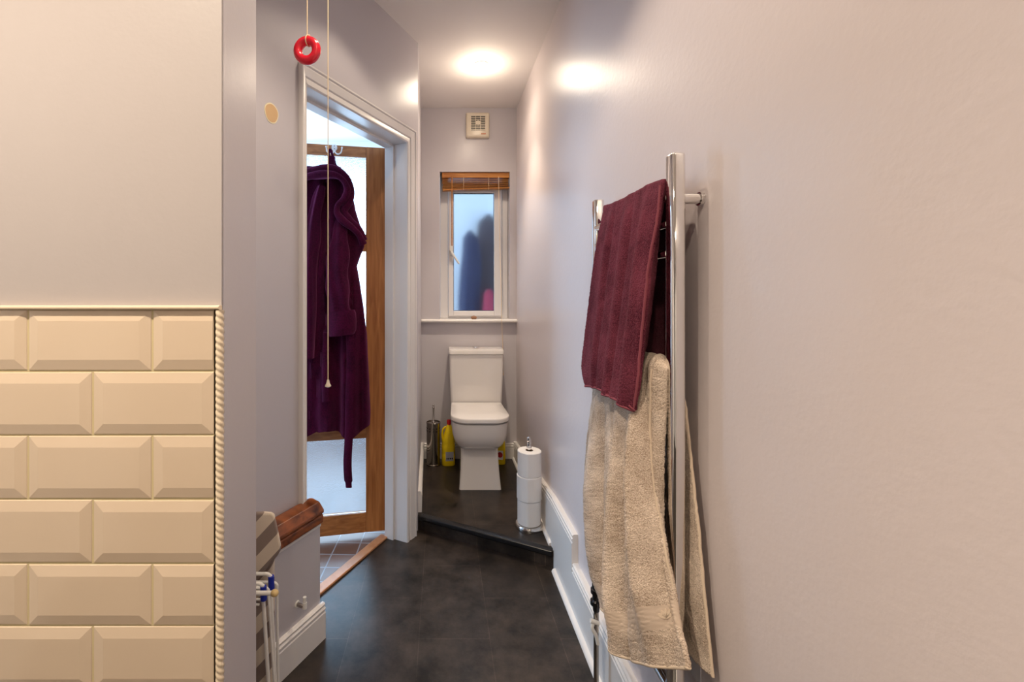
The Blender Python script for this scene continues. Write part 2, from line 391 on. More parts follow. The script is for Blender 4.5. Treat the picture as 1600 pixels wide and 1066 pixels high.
# --- metro tiles on the stub wall
PXM = F/YT
def tz(y): return CH-(y-PY)/PXM
rows = [(484, 577), (580, 676), (679, 775), (778, 874), (877, 970), (973, 1068), (1071, 1166)]
bm = B(); XT1 = (338.5-PX)/PXM
box(bm, (-1.9, YT-0.0080, 0.02), (XT1, YT-0.003, tz(483)))
tg = struct('tile_grout', bm, M_grout, wl)
bm = B()
k = 0
zr = rows[:]
ztop = [tz(a) for a, b in rows]; zbot = [tz(b) for a, b in rows]
while zbot[-1] > 0.12: ztop.append(zbot[-1]-0.003); zbot.append(ztop[-1]-0.0975)
for ri, (z1, z0) in enumerate(zip(ztop, zbot)):
    if z0 < 0.01: z0 = 0.01
    joints = [243.5, 51.5] if ri % 2 == 0 else [151.5, -42]
    xj = [(j-PX)/PXM for j in joints]
    pitch = xj[0]-xj[1]
    edges = [XT1]+xj
    while edges[-1] > -1.85: edges.append(edges[-1]-pitch)
    for q in range(len(edges)-1):
        xa, xb = edges[q+1]+0.0015, edges[q]-(0.0015 if q else 0)
        cutR = (q == 0)
        jt = random.uniform(-0.0006, 0.0006); bv = 0.017; y0 = YT-0.0045; yf = YT-0.0121+jt*0.4
        zz0, zz1 = z0+jt, z1+jt
        o = [(xa, y0, zz0), (xb, y0, zz0), (xb, y0, zz1), (xa, y0, zz1)]
        mid = [(xa, YT-0.0080, zz0), (xb, YT-0.0080, zz0), (xb, YT-0.0080, zz1), (xa, YT-0.0080, zz1)]
        e2 = 0.0009; lip = [(xa+e2, YT-0.0092, zz0+e2), (xb-e2, YT-0.0092, zz0+e2), (xb-e2, YT-0.0092, zz1-e2), (xa+e2, YT-0.0092, zz1-e2)]
        rb = 0 if (cutR and ri % 2 == 0) else bv
        inn = [(xa+bv, yf, zz0+bv), (xb-rb, yf, zz0+bv), (xb-rb, yf, zz1-bv), (xa+bv, yf, zz1-bv)]
        loft(bm, [[Vector(p) for p in rr] for rr in (o, mid, lip, inn)], cap=False)
        bm.faces.new(bm.verts[-4:]) if False else None
        bm.verts.ensure_lookup_table(); bm.faces.new(bm.verts[-4:])
struct('bevelled_tiles', bm, M_tile, wl)
# top trim bead
bm = B()
zc = tz(480.5); pr = [(YT-0.004+0.0*1, -0.0035), (YT-0.012, -0.0035), (YT-0.0165, -0.001), (YT-0.0165, 0.0015), (YT-0.012, 0.0035), (YT-0.004, 0.0035)]
loft(bm, [[Vector((x, y, zc+z)) for y, z in pr] for x in (-1.9, XS+0.001)])
struct('tile_top_bead', bm, M_rope, wl, smooth=60)
# rope corner trim
bm = B(); cxr, cyr = (343.2-PX)/PXM*0.985, YT-0.010; RR = 0.0058
rings = []
nz = 1500
for i in range(nz+1):
    z = 0.01+(zc-0.004-0.01)*i/nz
    ring = []
    for j in range(14):
        a = 2*PI*j/14
        r = RR*(1+0.26*abs(math.sin(a+z*PI/0.0105))-0.14)
        ring.append(Vector((cxr+r*math.cos(a), cyr+r*math.sin(a), z)))
    rings.append(ring)
loft(bm, rings); struct('rope_corner_trim', bm, M_rope, wl, smooth=70)

# --- low boxed wall beside the door with stained wood cap
LN = 0.06
bm = B(); box(bm, (0.793, 0.001, 0.0), (1.6, LN, 0.398), MW); lw = struct('wall_low_boxing', bm, M_wall)
bm = B(); box(bm, (0.791, LN-0.004, 0.398), (1.6, LN+0.003, 0.406), MW); struct('white_edge_strip', bm, M_trim, lw)
capprof = [(-0.004, 0.406), (-0.004+LN+0.006, 0.406), (LN+0.010, 0.412), (LN+0.010, 0.437), (LN+0.004, 0.441), (LN+0.013, 0.446), (LN+0.013, 0.456), (LN-0.008, 0.480), (0.018, 0.486), (0.002, 0.482)]
bm = B(); loft(bm, [[MW @ Vector((s, n, z)) for n, z in capprof] for s in (0.786, 1.6)])
struct('trim_2', bm, M_pine, bevel=0.0025, segs=2, label='dark stained moulded wood cap on the low boxed wall')
def skirt_prof(h, t=0.018, o=0.0):
    return [(o, 0.0), (o+t, 0.0), (o+t, h-0.034), (o+t-0.003, h-0.031), (o+t-0.003, h-0.026), (o+t, h-0.023), (o+t, h-0.019), (o+t-0.005, h-0.014), (o+t-0.002, h-0.005), (o+t-0.008, h), (o, h)]
bm = B(); loft(bm, [[MW @ Vector((s, n, z+0.0005)) for n, z in skirt_prof(0.125, 0.016, LN)] for s in (0.781, 1.6)])
struct('baseboard_left', bm, M_trim, smooth=30)

# --- architrave + lining
bm = B()
def arch_prof(wd):   # offset from inner edge outward, projection
    return [(0.0, 0.001), (0.0, 0.012), (0.006, 0.017), (wd*0.30, 0.015), (wd*0.36, 0.0125), (wd*0.42, 0.017), (wd*0.80, 0.021), (wd*0.86, 0.018), (wd*0.92, 0.023), (wd, 0.023), (wd, 0.001)]
def arch_leg(side):
    wd = 0.077 if side == 0 else 0.030
    s = S0 if side == 0 else S1; sg = -1 if side == 0 else 1
    pf = arch_prof(wd)
    zt = lambda o: ZH+min(o, 1)* (0.077/wd if side else 1)
    loft(bm, [[W(s+sg*o, n, 0.001) for o, n in pf], [W(s+sg*o, n, zt(o)) for o, n in pf]])
arch_leg(0); arch_leg(1)
pf = arch_prof(0.077)
loft(bm, [[W(S0-o, n, ZH+o) for o, n in pf], [W(S1+o*0.39, n, ZH+o) for o, n in pf]])
fr = sgroup('door_1', W(0.1277, 0, 0))
obj('architrave', bm, M_trim, fr, smooth=30)
bm = B()
for a, b in (((S0-0.025, -TW-0.001, 0.0), (S0, 0.0015, ZH)), ((S1, -TW-0.001, 0.0), (S1+0.025, 0.0015, ZH)), ((S0-0.025, -TW-0.001, ZH), (S1+0.025, 0.0015, ZH+0.025))): box(bm, a, b, MW)
for a, b in (((S0-0.001, -TW+0.0, 0.0), (S0+0.012, -TW+0.05, ZH)), ((S1-0.012, -TW+0.0, 0.0), (S1+0.001, -TW+0.05, ZH)), ((S0, -TW+0.0, ZH-0.012), (S1, -TW+0.05, ZH+0.001))): box(bm, a, b, MW)
obj('door_lining', bm, M_trim, fr, bevel=0.0015)
bm = B(); box(bm, (S0-0.0, -TW-0.03, 0.0), (S1+0.0, -TW+0.015, 0.011), MW)
struct('trim_3', bm, M_strip, bevel=0.004, label='pale oak threshold strip in the doorway')

# --- door leaf, opened into the hall
H = Vector((-0.2800, 2.2850, 0.0)); HA = math.radians(11.2)
HE = Vector((-math.cos(HA), -math.sin(HA), 0)); HN = Vector((math.sin(HA), -math.cos(HA), 0))   # along leaf away from hinge; towards this room
HN = Vector((-HE.y, HE.x, 0)); HN = HN if HN.y < 0 else -HN
MD = Matrix(((HE.x, HN.x, 0, H.x), (HE.y, HN.y, 0, H.y), (0, 0, 1, 0), (0, 0, 0, 1)))
DW = 0.686; DT = 0.036; ST = 0.098; Z0, Z1 = 0.028, 1.948
fH = F/H.y
def dz(y): return CH-(y-PY)/fH
leafz = [(dz(799), dz(683)), (dz(656), dz(537)), (dz(511), dz(393.5)), (dz(367), dz(248))]
leaf = sgroup('door_leaf', H)
leaf.parent = fr; leaf.location = H-fr.location; del leaf['kind']
bm = B(); box(bm, (0.004, -DT, Z0), (ST, 0, Z1), MD); box(bm, (DW-ST, -DT, Z0), (DW, 0, Z1), MD)
obj('stile', bm, M_oak, leaf, bevel=0.0012)
zed = [Z0]+[v for p in leafz for v in p]+[Z1]
for k in range(0, len(zed), 2):
    bm = B(); box(bm, (ST+0.0005, -DT+0.001, zed[k]), (DW-ST-0.0005, -0.001, zed[k+1]), MD); obj('rail', bm, M_oakh, leaf, bevel=0.0012)
for a, b in leafz:
    bm = B(); box(bm, (ST+0.001, -DT/2-0.003, a+0.0005), (DW-ST-0.001, -DT/2+0.003, b-0.0005), MD); obj('glass_pane', bm, M_doorglass, leaf)
for zh in (dz(283), dz(515), dz(750)):
    bm = B(); box(bm, (-0.008, -0.022, zh-0.045), (0.0035, 0.004, zh+0.045), MD); tube(bm, [MD @ Vector((-0.002, 0.006, zh-0.046)), MD @ Vector((-0.002, 0.006, zh+0.046))], 0.0055)
    obj('hinge', bm, M_darkmetal, leaf)

# --- right skirting
def yprism(name, h0, h1, ya, yb, zb, mat, t=0.022):
    bm = B()
    def ring(h, y): return [Vector((XR-o, y, zb+z)) for o, z in skirt_prof(h, t)]
    loft(bm, [ring(h0, ya), ring(h1, yb)]); return struct(name, bm, mat, smooth=30)
yprism('baseboard_right', 0.19, 0.19, -1.99, 1.735, 0.0, M_trim, 0.024)
o = yprism('baseboard_right_raised', 0.298, 0.298, 1.735, 2.06, 0.0, M_trim, 0.024)
yprism('baseboard_right_recess', 0.222, 0.115, 2.0605, YB, ZP, M_trim, 0.022)
def bead(name, a, b, z, r=0.014):
    bm = B(); a = Vector(a); b = Vector(b); dd = (b-a).normalized(); side = Vector((dd.y, -dd.x, 0)) * (1 if True else 0)
    pr = [(0, 0)]+[(r*math.cos(q*PI/12), r*math.sin(q*PI/12)) for q in range(7)]
    loft(bm, [[p+side*-u+Vector((0, 0, z+v)) for u, v in pr] for p in (a, b)]); return struct(name, bm, M_trim, smooth=50)
bead('trim_4', (XR-0.0235, -1.9, 0), (XR-0.0235, 1.99, 0), 0.0005, 0.016)
bead('trim_5', (XR-0.0215, 2.06, 0), (XR-0.0215, YB-0.02, 0), ZP+0.0005, 0.014)
bm = B(); loft(bm, [[Vector((x, YB-o, ZP+z)) for o, z in skirt_prof(0.105, 0.018)] for x in (-0.12, XR-0.022)]); struct('baseboard_back', bm, M_trim, smooth=30)
bm = B()
loft(bm, [[Vector((-0.1225-0.0248*(y-2.339)+o, y, ZP+z)) for o, z in skirt_prof(0.110, 0.020)] for y in (2.375, YB-0.001)]); struct('baseboard_recess_left', bm, M_trim, smooth=30)

# --- window
wn = sgroup('window_1', (0.24, YB, WZ0))
YW = YB+0.085
def wz(y): return CH-(y-PY)/(F/YW)
def wx(x): return (x-PX)/(F/YW)
def frame4(bm, x0, x1, z0, z1, tl, tr, tb, tt, ya, yb):
    box(bm, (x0, ya, z0), (x0+tl, yb, z1)); box(bm, (x1-tr, ya, z0), (x1, yb, z1))
    box(bm, (x0+tl, ya, z0), (x1-tr, yb, z0+tb)); box(bm, (x0+tl, ya, z1-tt), (x1-tr, yb, z1)); return bm
bm = frame4(B(), WX0+0.001, WX1-0.001, WZ0+0.001, WZ1-0.001, wx(700)-WX0, WX1-wx(785), 0.035, 0.04, YW+0.012, YW+0.05)
obj('window_frame', bm, M_upvc, wn, bevel=0.003)
cx0, cx1, cz0, cz1 = wx(700.5), wx(784), wz(494), wz(291)
bm = frame4(B(), cx0, cx1, cz0, cz1, wx(708.5)-wx(700.5), wx(784)-wx(772), wz(486)-cz0, cz1-wz(302), YW-0.004, YW+0.04)
cs = obj('casement', bm, M_upvc, wn, bevel=0.004)
bm = B(); box(bm, (wx(708.6), YW+0.014, wz(485.8)), (wx(771.8), YW+0.020, wz(302.2))); obj('window_pane', bm, M_winglass, cs)
bm = frame4(B(), wx(708.6), wx(771.8), wz(485.8), wz(302.2), 0.003, 0.003, 0.003, 0.004, YW+0.006, YW+0.012); obj('window_gasket', bm, M_black, cs)
bm = B(); hx = wx(704.5); hz = wz(392)
box(bm, (hx-0.013, YW-0.014, hz-0.035), (hx+0.013, YW-0.003, hz+0.035))
tube(bm, [Vector((hx, YW-0.010, hz-0.005)), Vector((hx+0.004, YW-0.034, hz-0.012)), Vector((hx+0.022, YW-0.036, hz-0.042)), Vector((hx+0.058, YW-0.034, hz-0.095))], 0.009, radii=[0.011, 0.010, 0.008, 0.007])
obj('window_handle', bm, M_white, cs, smooth=50, bevel=0.002)
# sill board
bm = B()
pr = [(YB2-0.06, WZ0-0.022), (YB-0.0225, WZ0-0.022)]+[(YB-0.026-0.011*math.cos(a), WZ0-0.011+0.011*math.sin(a)) for a in [(-PI/2)+PI*i/8 for i in range(9)]]+[(YB2-0.06, WZ0)]
loft(bm, [[Vector((x, max(y, YB-0.037), z)) for y, z in [(YB+0.0005, WZ0-0.022)]+pr[2:-1]+[(YB+0.0005, WZ0)]] for x in (-0.139, XR-0.0005)])
struct('trim_6', bm, M_trim, smooth=50, label='white bullnosed window sill board')
bm = B(); box(bm, (WX0, YB+0.0006, WZ0-0.001), (WX1, YW+0.045, WZ0+0.0005)); obj('inner_sill', bm, M_trim, wn)

# --- hall beyond
HF = 0.0; HC = 2.62
bm = B(); poly_prism(bm, [tuple(W(-0.08, -TW-0.0005, 0))[:2], tuple(W(3.2, -TW-0.0005, 0))[:2], (-2.4, -0.5), (-2.4, 4.2), (1.2, 4.2), (1.2, YB2+0.001), (-0.2425, YB2+0.001), (-0.2425, 2.42)], 0.0005, 0.004)
struct('floor_hall', bm, M_halltile)
bm = B(); box(bm, (-2.5, 2.0, -0.1), (1.3, 4.3, -0.0005)); 
struct('ground_slab_hall', bm, M_halltile)
bm = B(); poly_prism(bm, [tuple(W(-0.08, -TW-0.0005, 0))[:2], tuple(W(3.2, -TW-0.0005, 0))[:2], (-2.4, -0.5), (-2.4, 4.2), (1.2, 4.2), (1.2, YB2+0.001), (-0.2425, YB2+0.001), (-0.2425, 2.42)], HC, HC+0.05)
struct('ceiling_hall', bm, M_hall)
def wallhole(name, axis, c, t, a0, a1, z0, z1, ha0, ha1, hz0, hz1, mat):
    bm = B()
    for (p, q, r, s_) in ((a0, ha0, z0, z1), (ha1, a1, z0, z1), (ha0, ha1, z0, hz0), (ha0, ha1, hz1, z1)):
        if axis == 'x': box(bm, (c, p, r), (c+t, q, s_))
        else: box(bm, (p, c, r), (q, c+t, s_))
    return struct(name, bm, mat)
wallhole('wall_hall_left', 'x', -2.5, 0.1, -0.6, 4.3, 0, HC, 1.6, 3.8, 0.45, 2.35, M_hall)
wallhole('wall_hall_far', 'y', 4.2, 0.1, -2.4, 1.2, 0, HC, -2.05, -0.55, 0.35, 2.35, M_hall)
bm = B(); box(bm, (1.2, YB2, 0), (1.3, 4.3, HC)); struct('wall_hall_right', bm, M_hall)
bm = B(); box(bm, (1.66, -TW-0.001, 0), (3.6, -0.02, HC), MW); struct('wall_hall_near', bm, M_hall)
bm = B(); box(bm, (-2.4, -0.75, 0), (-1.5, -0.6, HC)); struct('wall_hall_end', bm, M_hall)
g2 = sgroup('window_2', (-1.3, 4.2, 0.35))
bm = frame4(B(), -2.05, -0.55, 0.35, 2.35, 0.06, 0.06, 0.06, 0.06, 4.21, 4.26); box(bm, (-1.33, 4.21, 0.41), (-1.27, 4.26, 2.29)); obj('window_frame', bm, M_upvc, g2)
g3 = sgroup('window_3', (-2.45, 2.7, 0.45))
bm = B()
for a, b in (((-2.47, 1.6, 0.45), (-2.42, 1.66, 2.35)), ((-2.47, 3.74, 0.45), (-2.42, 3.8, 2.35)), ((-2.47, 1.66, 0.45), (-2.42, 3.74, 0.51)), ((-2.47, 1.66, 2.29), (-2.42, 3.74, 2.35)), ((-2.47, 2.67, 0.51), (-2.42, 2.73, 2.29))): box(bm, a, b)
obj('window_frame', bm, M_upvc, g3)
# coats
def coat(name, label, x, z1, z0, w0, w1, m, y=4.10, dpt=0.06):
    bm = B(); rings = []
    for i in range(15):
        t = i/14; z = z1+(z0-z1)*t; wd = w0+(w1-w0)*min(1, (t*2.4)**0.6); 
        if i == 0: wd = 0.03
        ring = []
        for j in range(28):
            a = 2*PI*j/28; f = 1+0.10*math.sin(a*7+x*9)*t
            ring.append(Vector((x+wd/2*math.cos(a)*f+0.01*math.sin(t*6), y+dpt*math.sin(a)*f*(0.4+0.6*min(1, t*3)), z)))
        rings.append(ring)
    loft(bm, rings); o = tag(obj(name, bm, m, base=(x, y, z0), smooth=60), label, 'coat', None)
    bm = B(); tube(bm, [Vector((x, y, z1-0.012)), Vector((x, 4.1995, z1-0.006))], 0.006, 10); obj('hanging_peg', bm, M_white, o); return o
coat('coat', 'dark grey coat blurred behind the window, the taller one at right', 0.42, 1.93, 0.95, 0.16, 0.25, M_coatb)
coat('coat', 'navy blue coat blurred behind the window, left of the grey one', 0.245, 1.76, 0.95, 0.10, 0.18, M_coatd, 3.955)
coat('scarf', 'crimson garment seen low in the window below the grey coat', 0.40, 1.25, 0.70, 0.07, 0.13, M_coatr, 3.84, 0.03)['category'] = 'scarf'

# --- plaster patch on the wall
pc = None
s_p = None
r = (424-PX)/F; t = (C0.y*r-C0.x)/(r-0.511); sp = -t*0 + abs(t)*1.123
pz = CH-(177-PY)/F*(C0.y-abs(t))
bm = B(); 
for (ra, rb, n1, n2) in ((0.029, 0.033, 0.0003, 0.0012),): loft(bm, [[W(sp+ra*math.cos(a)*(1+0.05*math.sin(3*a)), n, pz+rb*math.sin(a)) for a in [2*PI*i/40 for i in range(40)]] for n in (n1, n2)])
pp = tag(obj('plaster_patch', bm, M_plasteredge, base=tuple(W(sp, 0, pz))), 'oval bare plaster patch on grey wall left of the doorway', 'wall patch')
bm = B(); loft(bm, [[W(sp+0.0255*math.cos(a)*(1+0.05*math.sin(3*a)), n, pz+0.029*math.sin(a)) for a in [2*PI*i/40 for i in range(40)]] for n in (0.001, 0.0018)])
obj('bare_plaster', bm, M_plaster, pp)

# ------------------------------------------------------------------ downlights
def downlight(x, y, beams, fill_watts, label):
    t = thing('ceiling_downlight', label, 'ceiling light', (x, y, CEIL), 'recessed ceiling downlights')
    bm = B(); lathe(bm, [(0.030, -0.002), (0.042, -0.0008), (0.043, -0.004), (0.038, -0.008), (0.031, -0.007), (0.030, -0.002)], x, y, 36, z0=CEIL); obj('lamp_ring', bm, M_white, t, smooth=50)
    bm = B(); lathe(bm, [(0.0, -0.0015), (0.029, -0.0015), (0.029, -0.005), (0.0, -0.006)], x, y, 32, z0=CEIL); obj('lamp_bulb', bm, M_bulb, t, smooth=50)
    for watts, ang, bl_ in beams:
        l = bpy.data.lights.new('downlight_beam', 'SPOT'); l.energy = watts; l.color = WARM; l.spot_size = math.radians(ang); l.spot_blend = bl_; l.shadow_soft_size = 0.02
        lo = bpy.data.objects.new('downlight_beam', l); COL.objects.link(lo); lo.parent = t; lo.location = (0, 0, -0.03)
    if not fill_watts: return
    l = bpy.data.lights.new('added_ceiling_fill', 'POINT'); l.energy = fill_watts; l.color = WARM; l.shadow_soft_size = 0.025  # extra point light added below the bulb to brighten the ceiling
    lo = bpy.data.objects.new('added_ceiling_fill', l); COL.objects.link(lo); lo.parent = t; lo.location = (0, 0, -0.10)
for (x, y, beams, sp_, lab_) in LAMPS: downlight(x, y, beams, sp_, lab_)

# ------------------------------------------------------------------ extractor fan
fx = (746-PX)/225; fz = CH-(197.5-PY)/225
fan = thing('extractor_fan', 'square ivory extractor fan high on the back wall above the window', 'extractor fan', (fx, YB, fz))
bm = B(); hw, hh = 0.081, 0.086
prf = [(0.0, 1.0), (0.022, 1.0), (0.030, 0.93), (0.032, 0.86)]
rings = []
for d_, sc in prf: rings.append([Vector((px_, YB-0.0005-d_, pz_)) for px_, pz_ in rrect(fx, fz, 2*hw*sc, 2*hh*sc, 0.010*sc, 4)])
loft(bm, rings); obj('fan_body', bm, M_cream, fan, smooth=40)
bm = B(); gx, gz, gs = fx+0.002, fz+0.012, 0.050
box(bm, (gx-gs, YB-0.0345, gz-gs), (gx+gs, YB-0.0325, gz+gs)); obj('fan_shade_plate', bm, M_black, fan)  # black plate paints in the shade behind the grille
bm = B()
for i in range(9): zz = gz-gs+0.004+i*(2*gs-0.008)/8; box(bm, (gx-gs-0.002, YB-0.0365, zz-0.0022), (gx+gs+0.002, YB-0.0338, zz+0.0022))
for i in range(4): xx = gx-gs+i*(2*gs)/3; box(bm, (xx-0.0015, YB-0.037, gz-gs-0.002), (xx+0.0015, YB-0.0338, gz+gs+0.002))
lathe(bm, [(0, 0), (0.016, 0), (0.016, 0.003), (0, 0.003)], 0, 0, 20, M=Matrix.Translation((gx, YB-0.0345, gz)) @ Matrix.Rotation(PI/2, 4, 'X'))
obj('fan_grille', bm, M_cream, fan)
bm = B(); box(bm, (fx+0.022, YB-0.0335, fz-0.066), (fx+0.055, YB-0.0318, fz-0.060)); obj('fan_badge', bm, plain('orange_print', srgb(200, 110, 60), 0.5), fan, label='small orange maker badge')

# ------------------------------------------------------------------ wooden blind
YBL = YB+0.035; fb = F/YBL
bx = lambda x: (x-PX)/fb
bz = lambda y: CH-(y-PY)/fb
bl = thing('wooden_blind', 'golden wooden venetian blind pulled up to the top of the window', 'blind', (0.23, YBL, bz(270)))
bm = B(); box(bm, (bx(690.5), YBL-0.022, bz(279)), (bx(795), YBL+0.022, bz(270.5))); obj('headrail', bm, M_bamboo, bl, bevel=0.003)
ns = 8
for i in range(ns):
    zt = 281.5+i*1.9
    bm = B(); tl = (i/ns)*1.5
    za, zb_ = bz(zt+random.uniform(-0.3, 0.3)+tl*0.9), bz(zt-tl*0.6+random.uniform(-0.3, 0.3))
    x0, x1 = bx(691.5+random.uniform(-0.5, 0.7)), bx(794+random.uniform(-0.7, 0.5)); yy = random.uniform(-0.006, 0.001)
    loft(bm, [[Vector((x, YBL+yy+v, z+q)) for v, q in ((-0.024, -0.0012), (0, 0.0005), (0.024, -0.0012), (0.024, 0.0014), (0, 0.0031), (-0.024, 0.0014))] for x, z in ((x0, za), (x1, zb_))])
    obj('slat', bm, M_bamboo, bl)
bm = B(); loft(bm, [[Vector((x, YBL+v, z+q)) for v, q in ((-0.024, -0.006), (0.024, -0.006), (0.024, 0.004), (-0.024, 0.004))] for x, z in ((bx(691.5), bz(297.5)), (bx(795), bz(294)))])
obj('bottom_rail', bm, M_bamboo, bl, bevel=0.002)
bm = B(); tube(bm, [Vector((bx(706), YBL-0.030, bz(277))), Vector((bx(706), YBL-0.031, bz(385)))], 0.0042, 10); obj('tilt_wand', bm, M_bamboo, bl, smooth=50)
bm = B()
c1 = [P(779, 276, YBL-0.03), P(780.5, 370, YBL-0.03), P(783, 450, YBL-0.045), P(784, 503, YB-0.0400), P(785.5, 540, YB-0.022), P(786, 580, YB-0.012)]
tube(bm, catmull(c1, 8), 0.0016, 8); lathe(bm, [(0, 0.03), (0.003, 0.028), (0.006, 0), (0, -0.002)], *[c1[-1].x, c1[-1].y], 12, z0=c1[-1].z-0.03)
obj('pull_cord', bm, M_cord, bl, smooth=60)
for xx in (724, 763):
    bm = B(); tube(bm, [Vector((bx(xx), YBL-0.026, bz(279))), Vector((bx(xx), YBL-0.0265, bz(298)))], 0.0012, 6); obj('ladder_cord', bm, M_cord, bl)

# shell on sill
sc_ = P(740.5, 499.2, YB-0.008)
bm = B(); sphere(bm, (sc_.x, sc_.y, WZ0+0.010), 0.014, (1.5, 0.75, 0.95), 24)
for v in bm.verts:
    q = v.co-Vector((sc_.x, sc_.y, WZ0+0.010)); a = math.atan2(q.z, q.x); v.co.z += 0.0022*abs(math.sin(a*9)); v.co.z = max(v.co.z, WZ0+0.0005)
tag(obj('seashell', bm, M_shell, base=(sc_.x, sc_.y, WZ0), smooth=60), 'small brown scallop shell on the white window sill', 'shell')

# ------------------------------------------------------------------ toilet
X0 = 0.225
to = thing('toilet', 'white close-coupled toilet with closed lid on the raised floor', 'toilet', (X0, 2.9, ZP))
def dsec(wf, wb, yf, yb, r, z, n=8, crown=0.0):
    """U-shaped outline: rounded front corners, square back"""
    pts = []
    hf, hb = wf/2, wb/2
    pts.append((hb, yb)); pts.append((hb*0.5, yb)); pts.append((-hb*0.5, yb)); pts.append((-hb, yb))
    for i in range(1, 4): t = i/4; pts.append((-(hb+(hf-hb)*t), yb+(yf+r-yb)*t))
    for i in range(n+1):
        a = PI+PI/2*i/n; pts.append((-hf+r+r*math.cos(a), yf+r+r*math.sin(a)-0))
    for i in range(1, 6):
        t = i/6; pts.append((-hf+r+(2*hf-2*r)*t, yf))
    for i in range(n+1):
        a = 3*PI/2+PI/2*i/n; pts.append((hf-r+r*math.cos(a), yf+r+r*math.sin(a)))
    for i in range(3, 0, -1): t = i/4; pts.append((hb+(hf-hb)*t, yb+(yf+r-yb)*t))
    out = []
    for x, y in pts:
        bow = crown*max(0, 1-(x/hf)**2) * (1 if y < yf+r else 0)
        out.append(Vector((X0+x, y-bow, z)))
    return out
yb_ = 3.02
secs = [dsec(0.245, 0.22, 2.642, yb_, 0.012, ZP+0.0005), dsec(0.240, 0.22, 2.652, yb_, 0.014, ZP+0.03), dsec(0.228, 0.22, 2.668, yb_, 0.016, ZP+0.10),
        dsec(0.222, 0.215, 2.682, yb_, 0.018, ZP+0.17), dsec(0.220, 0.215, 2.690, yb_, 0.018, ZP+0.215), dsec(0.224, 0.218, 2.686, yb_, 0.03, ZP+0.226),
        dsec(0.250, 0.235, 2.652, yb_, 0.06, ZP+0.236), dsec(0.280, 0.26, 2.622, yb_, 0.085, ZP+0.256), dsec(0.306, 0.29, 2.603, yb_, 0.095, ZP+0.285),
        dsec(0.322, 0.31, 2.590, yb_, 0.10, ZP+0.32), dsec(0.331, 0.318, 2.586, yb_, 0.105, ZP+0.36), dsec(0.334, 0.32, 2.585, yb_, 0.105, ZP+0.392)]
bm = B(); loft(bm, secs); pan = obj('pan', bm, M_ceramic, to, smooth=45)
bm = B(); loft(bm, [dsec(0.312, 0.30, 2.602, 2.96, 0.09, ZP+0.3925), dsec(0.314, 0.30, 2.600, 2.96, 0.09, ZP+0.396), dsec(0.314, 0.30, 2.600, 2.96, 0.09, ZP+0.402)]); obj('seat', bm, M_ceramic, to, smooth=40)
z_ = ZP+0.4035
bm = B(); loft(bm, [dsec(0.338, 0.320, 2.582, 2.965, 0.105, z_), dsec(0.346, 0.325, 2.575, 2.967, 0.106, z_+0.003), dsec(0.346, 0.325, 2.575, 2.967, 0.106, z_+0.020), dsec(0.344, 0.324, 2.577, 2.967, 0.106, z_+0.0255), dsec(0.338, 0.320, 2.582, 2.965, 0.103, z_+0.028), dsec(0.2, 0.2, 2.70, 2.9, 0.05, z_+0.030)])
obj('toilet_lid', bm, M_ceramic, to, smooth=45)
ci0, ci1 = 2.972, YB-0.012
zc0, zc1 = ZP+0.38, 0.815
bm = B(); loft(bm, [[Vector((x, y, z)) for x, y in rrect(X0+0.003, (ci0+ci1)/2, wd, ci1-ci0-dd, 0.018, 5)] for wd, dd, z in ((0.315, 0.02, zc0), (0.336, 0.008, zc0+0.05), (0.350, 0.0, zc0+0.22), (0.354, 0.0, zc1))])
obj('cistern', bm, M_ceramic, to, smooth=45)
bm = B(); loft(bm, [[Vector((x, y, z)) for x, y in rrect(X0+0.003, (ci0+ci1)/2-0.003, wd, ci1-ci0+dd, 0.02, 5)] for wd, dd, z in ((0.352, 0.0, zc1+0.002), (0.362, 0.008, zc1+0.005), (0.362, 0.008, zc1+0.028), (0.356, 0.002, zc1+0.034), (0.30, -0.06, zc1+0.036))])
obj('cistern_lid', bm, M_ceramic, to, smooth=45)
bm = B(); lathe(bm, [(0, 0), (0.026, 0), (0.026, 0.008), (0.020, 0.012), (0, 0.013)], X0+0.003, 3.05, 28, z0=zc1+0.036); obj('flush_button', bm, M_chrome, to, smooth=40)
for sx in (-1, 1):
    bm = B(); tube(bm, [Vector((X0+sx*0.085-0.018, 2.968, z_+0.004)), Vector((X0+sx*0.085+0.018, 2.968, z_+0.004))], 0.006); obj('lid_hinge', bm, M_chrome, to, smooth=40)

# --- toilet brush
bxx, byy = -0.055, 3.045
tb = thing('toilet_brush', 'steel toilet brush in a cylindrical holder left of the toilet', 'toilet brush', (bxx, byy, ZP))
bm = B(); lathe(bm, [(0.0, 0.0005), (0.049, 0.0005), (0.050, 0.006), (0.046, 0.010), (0.046, 0.272), (0.048, 0.276), (0.048, 0.282), (0.044, 0.284), (0.043, 0.278), (0.0, 0.275)], bxx, byy, 40, z0=ZP); hld = obj('brush_holder', bm, M_steel, tb, smooth=40)
bm = B()
for row in (0.228, 0.246):
    for i in range(12):
        a = 2*PI*i/12; c = Vector((bxx+0.0455*math.cos(a), byy+0.0455*math.sin(a), ZP+row)); e_ = Vector((math.cos(a), math.sin(a), 0))
        tube(bm, [c, c+e_*0.0012], 0.0042, 10)
obj('hole_shade_disc', bm, M_black, hld, label='black discs standing for the shade in round holes near the rim')  # flat black discs, the shade inside the holes put in as colour
bm = B(); lathe(bm, [(0.009, 0.276), (0.010, 0.285), (0.0065, 0.29), (0.0065, 0.37), (0.009, 0.374), (0.010, 0.382), (0.006, 0.388), (0.009, 0.394), (0.007, 0.402), (0, 0.405)], bxx, byy, 20, z0=ZP); obj('brush_handle', bm, M_chrome, tb, smooth=40)

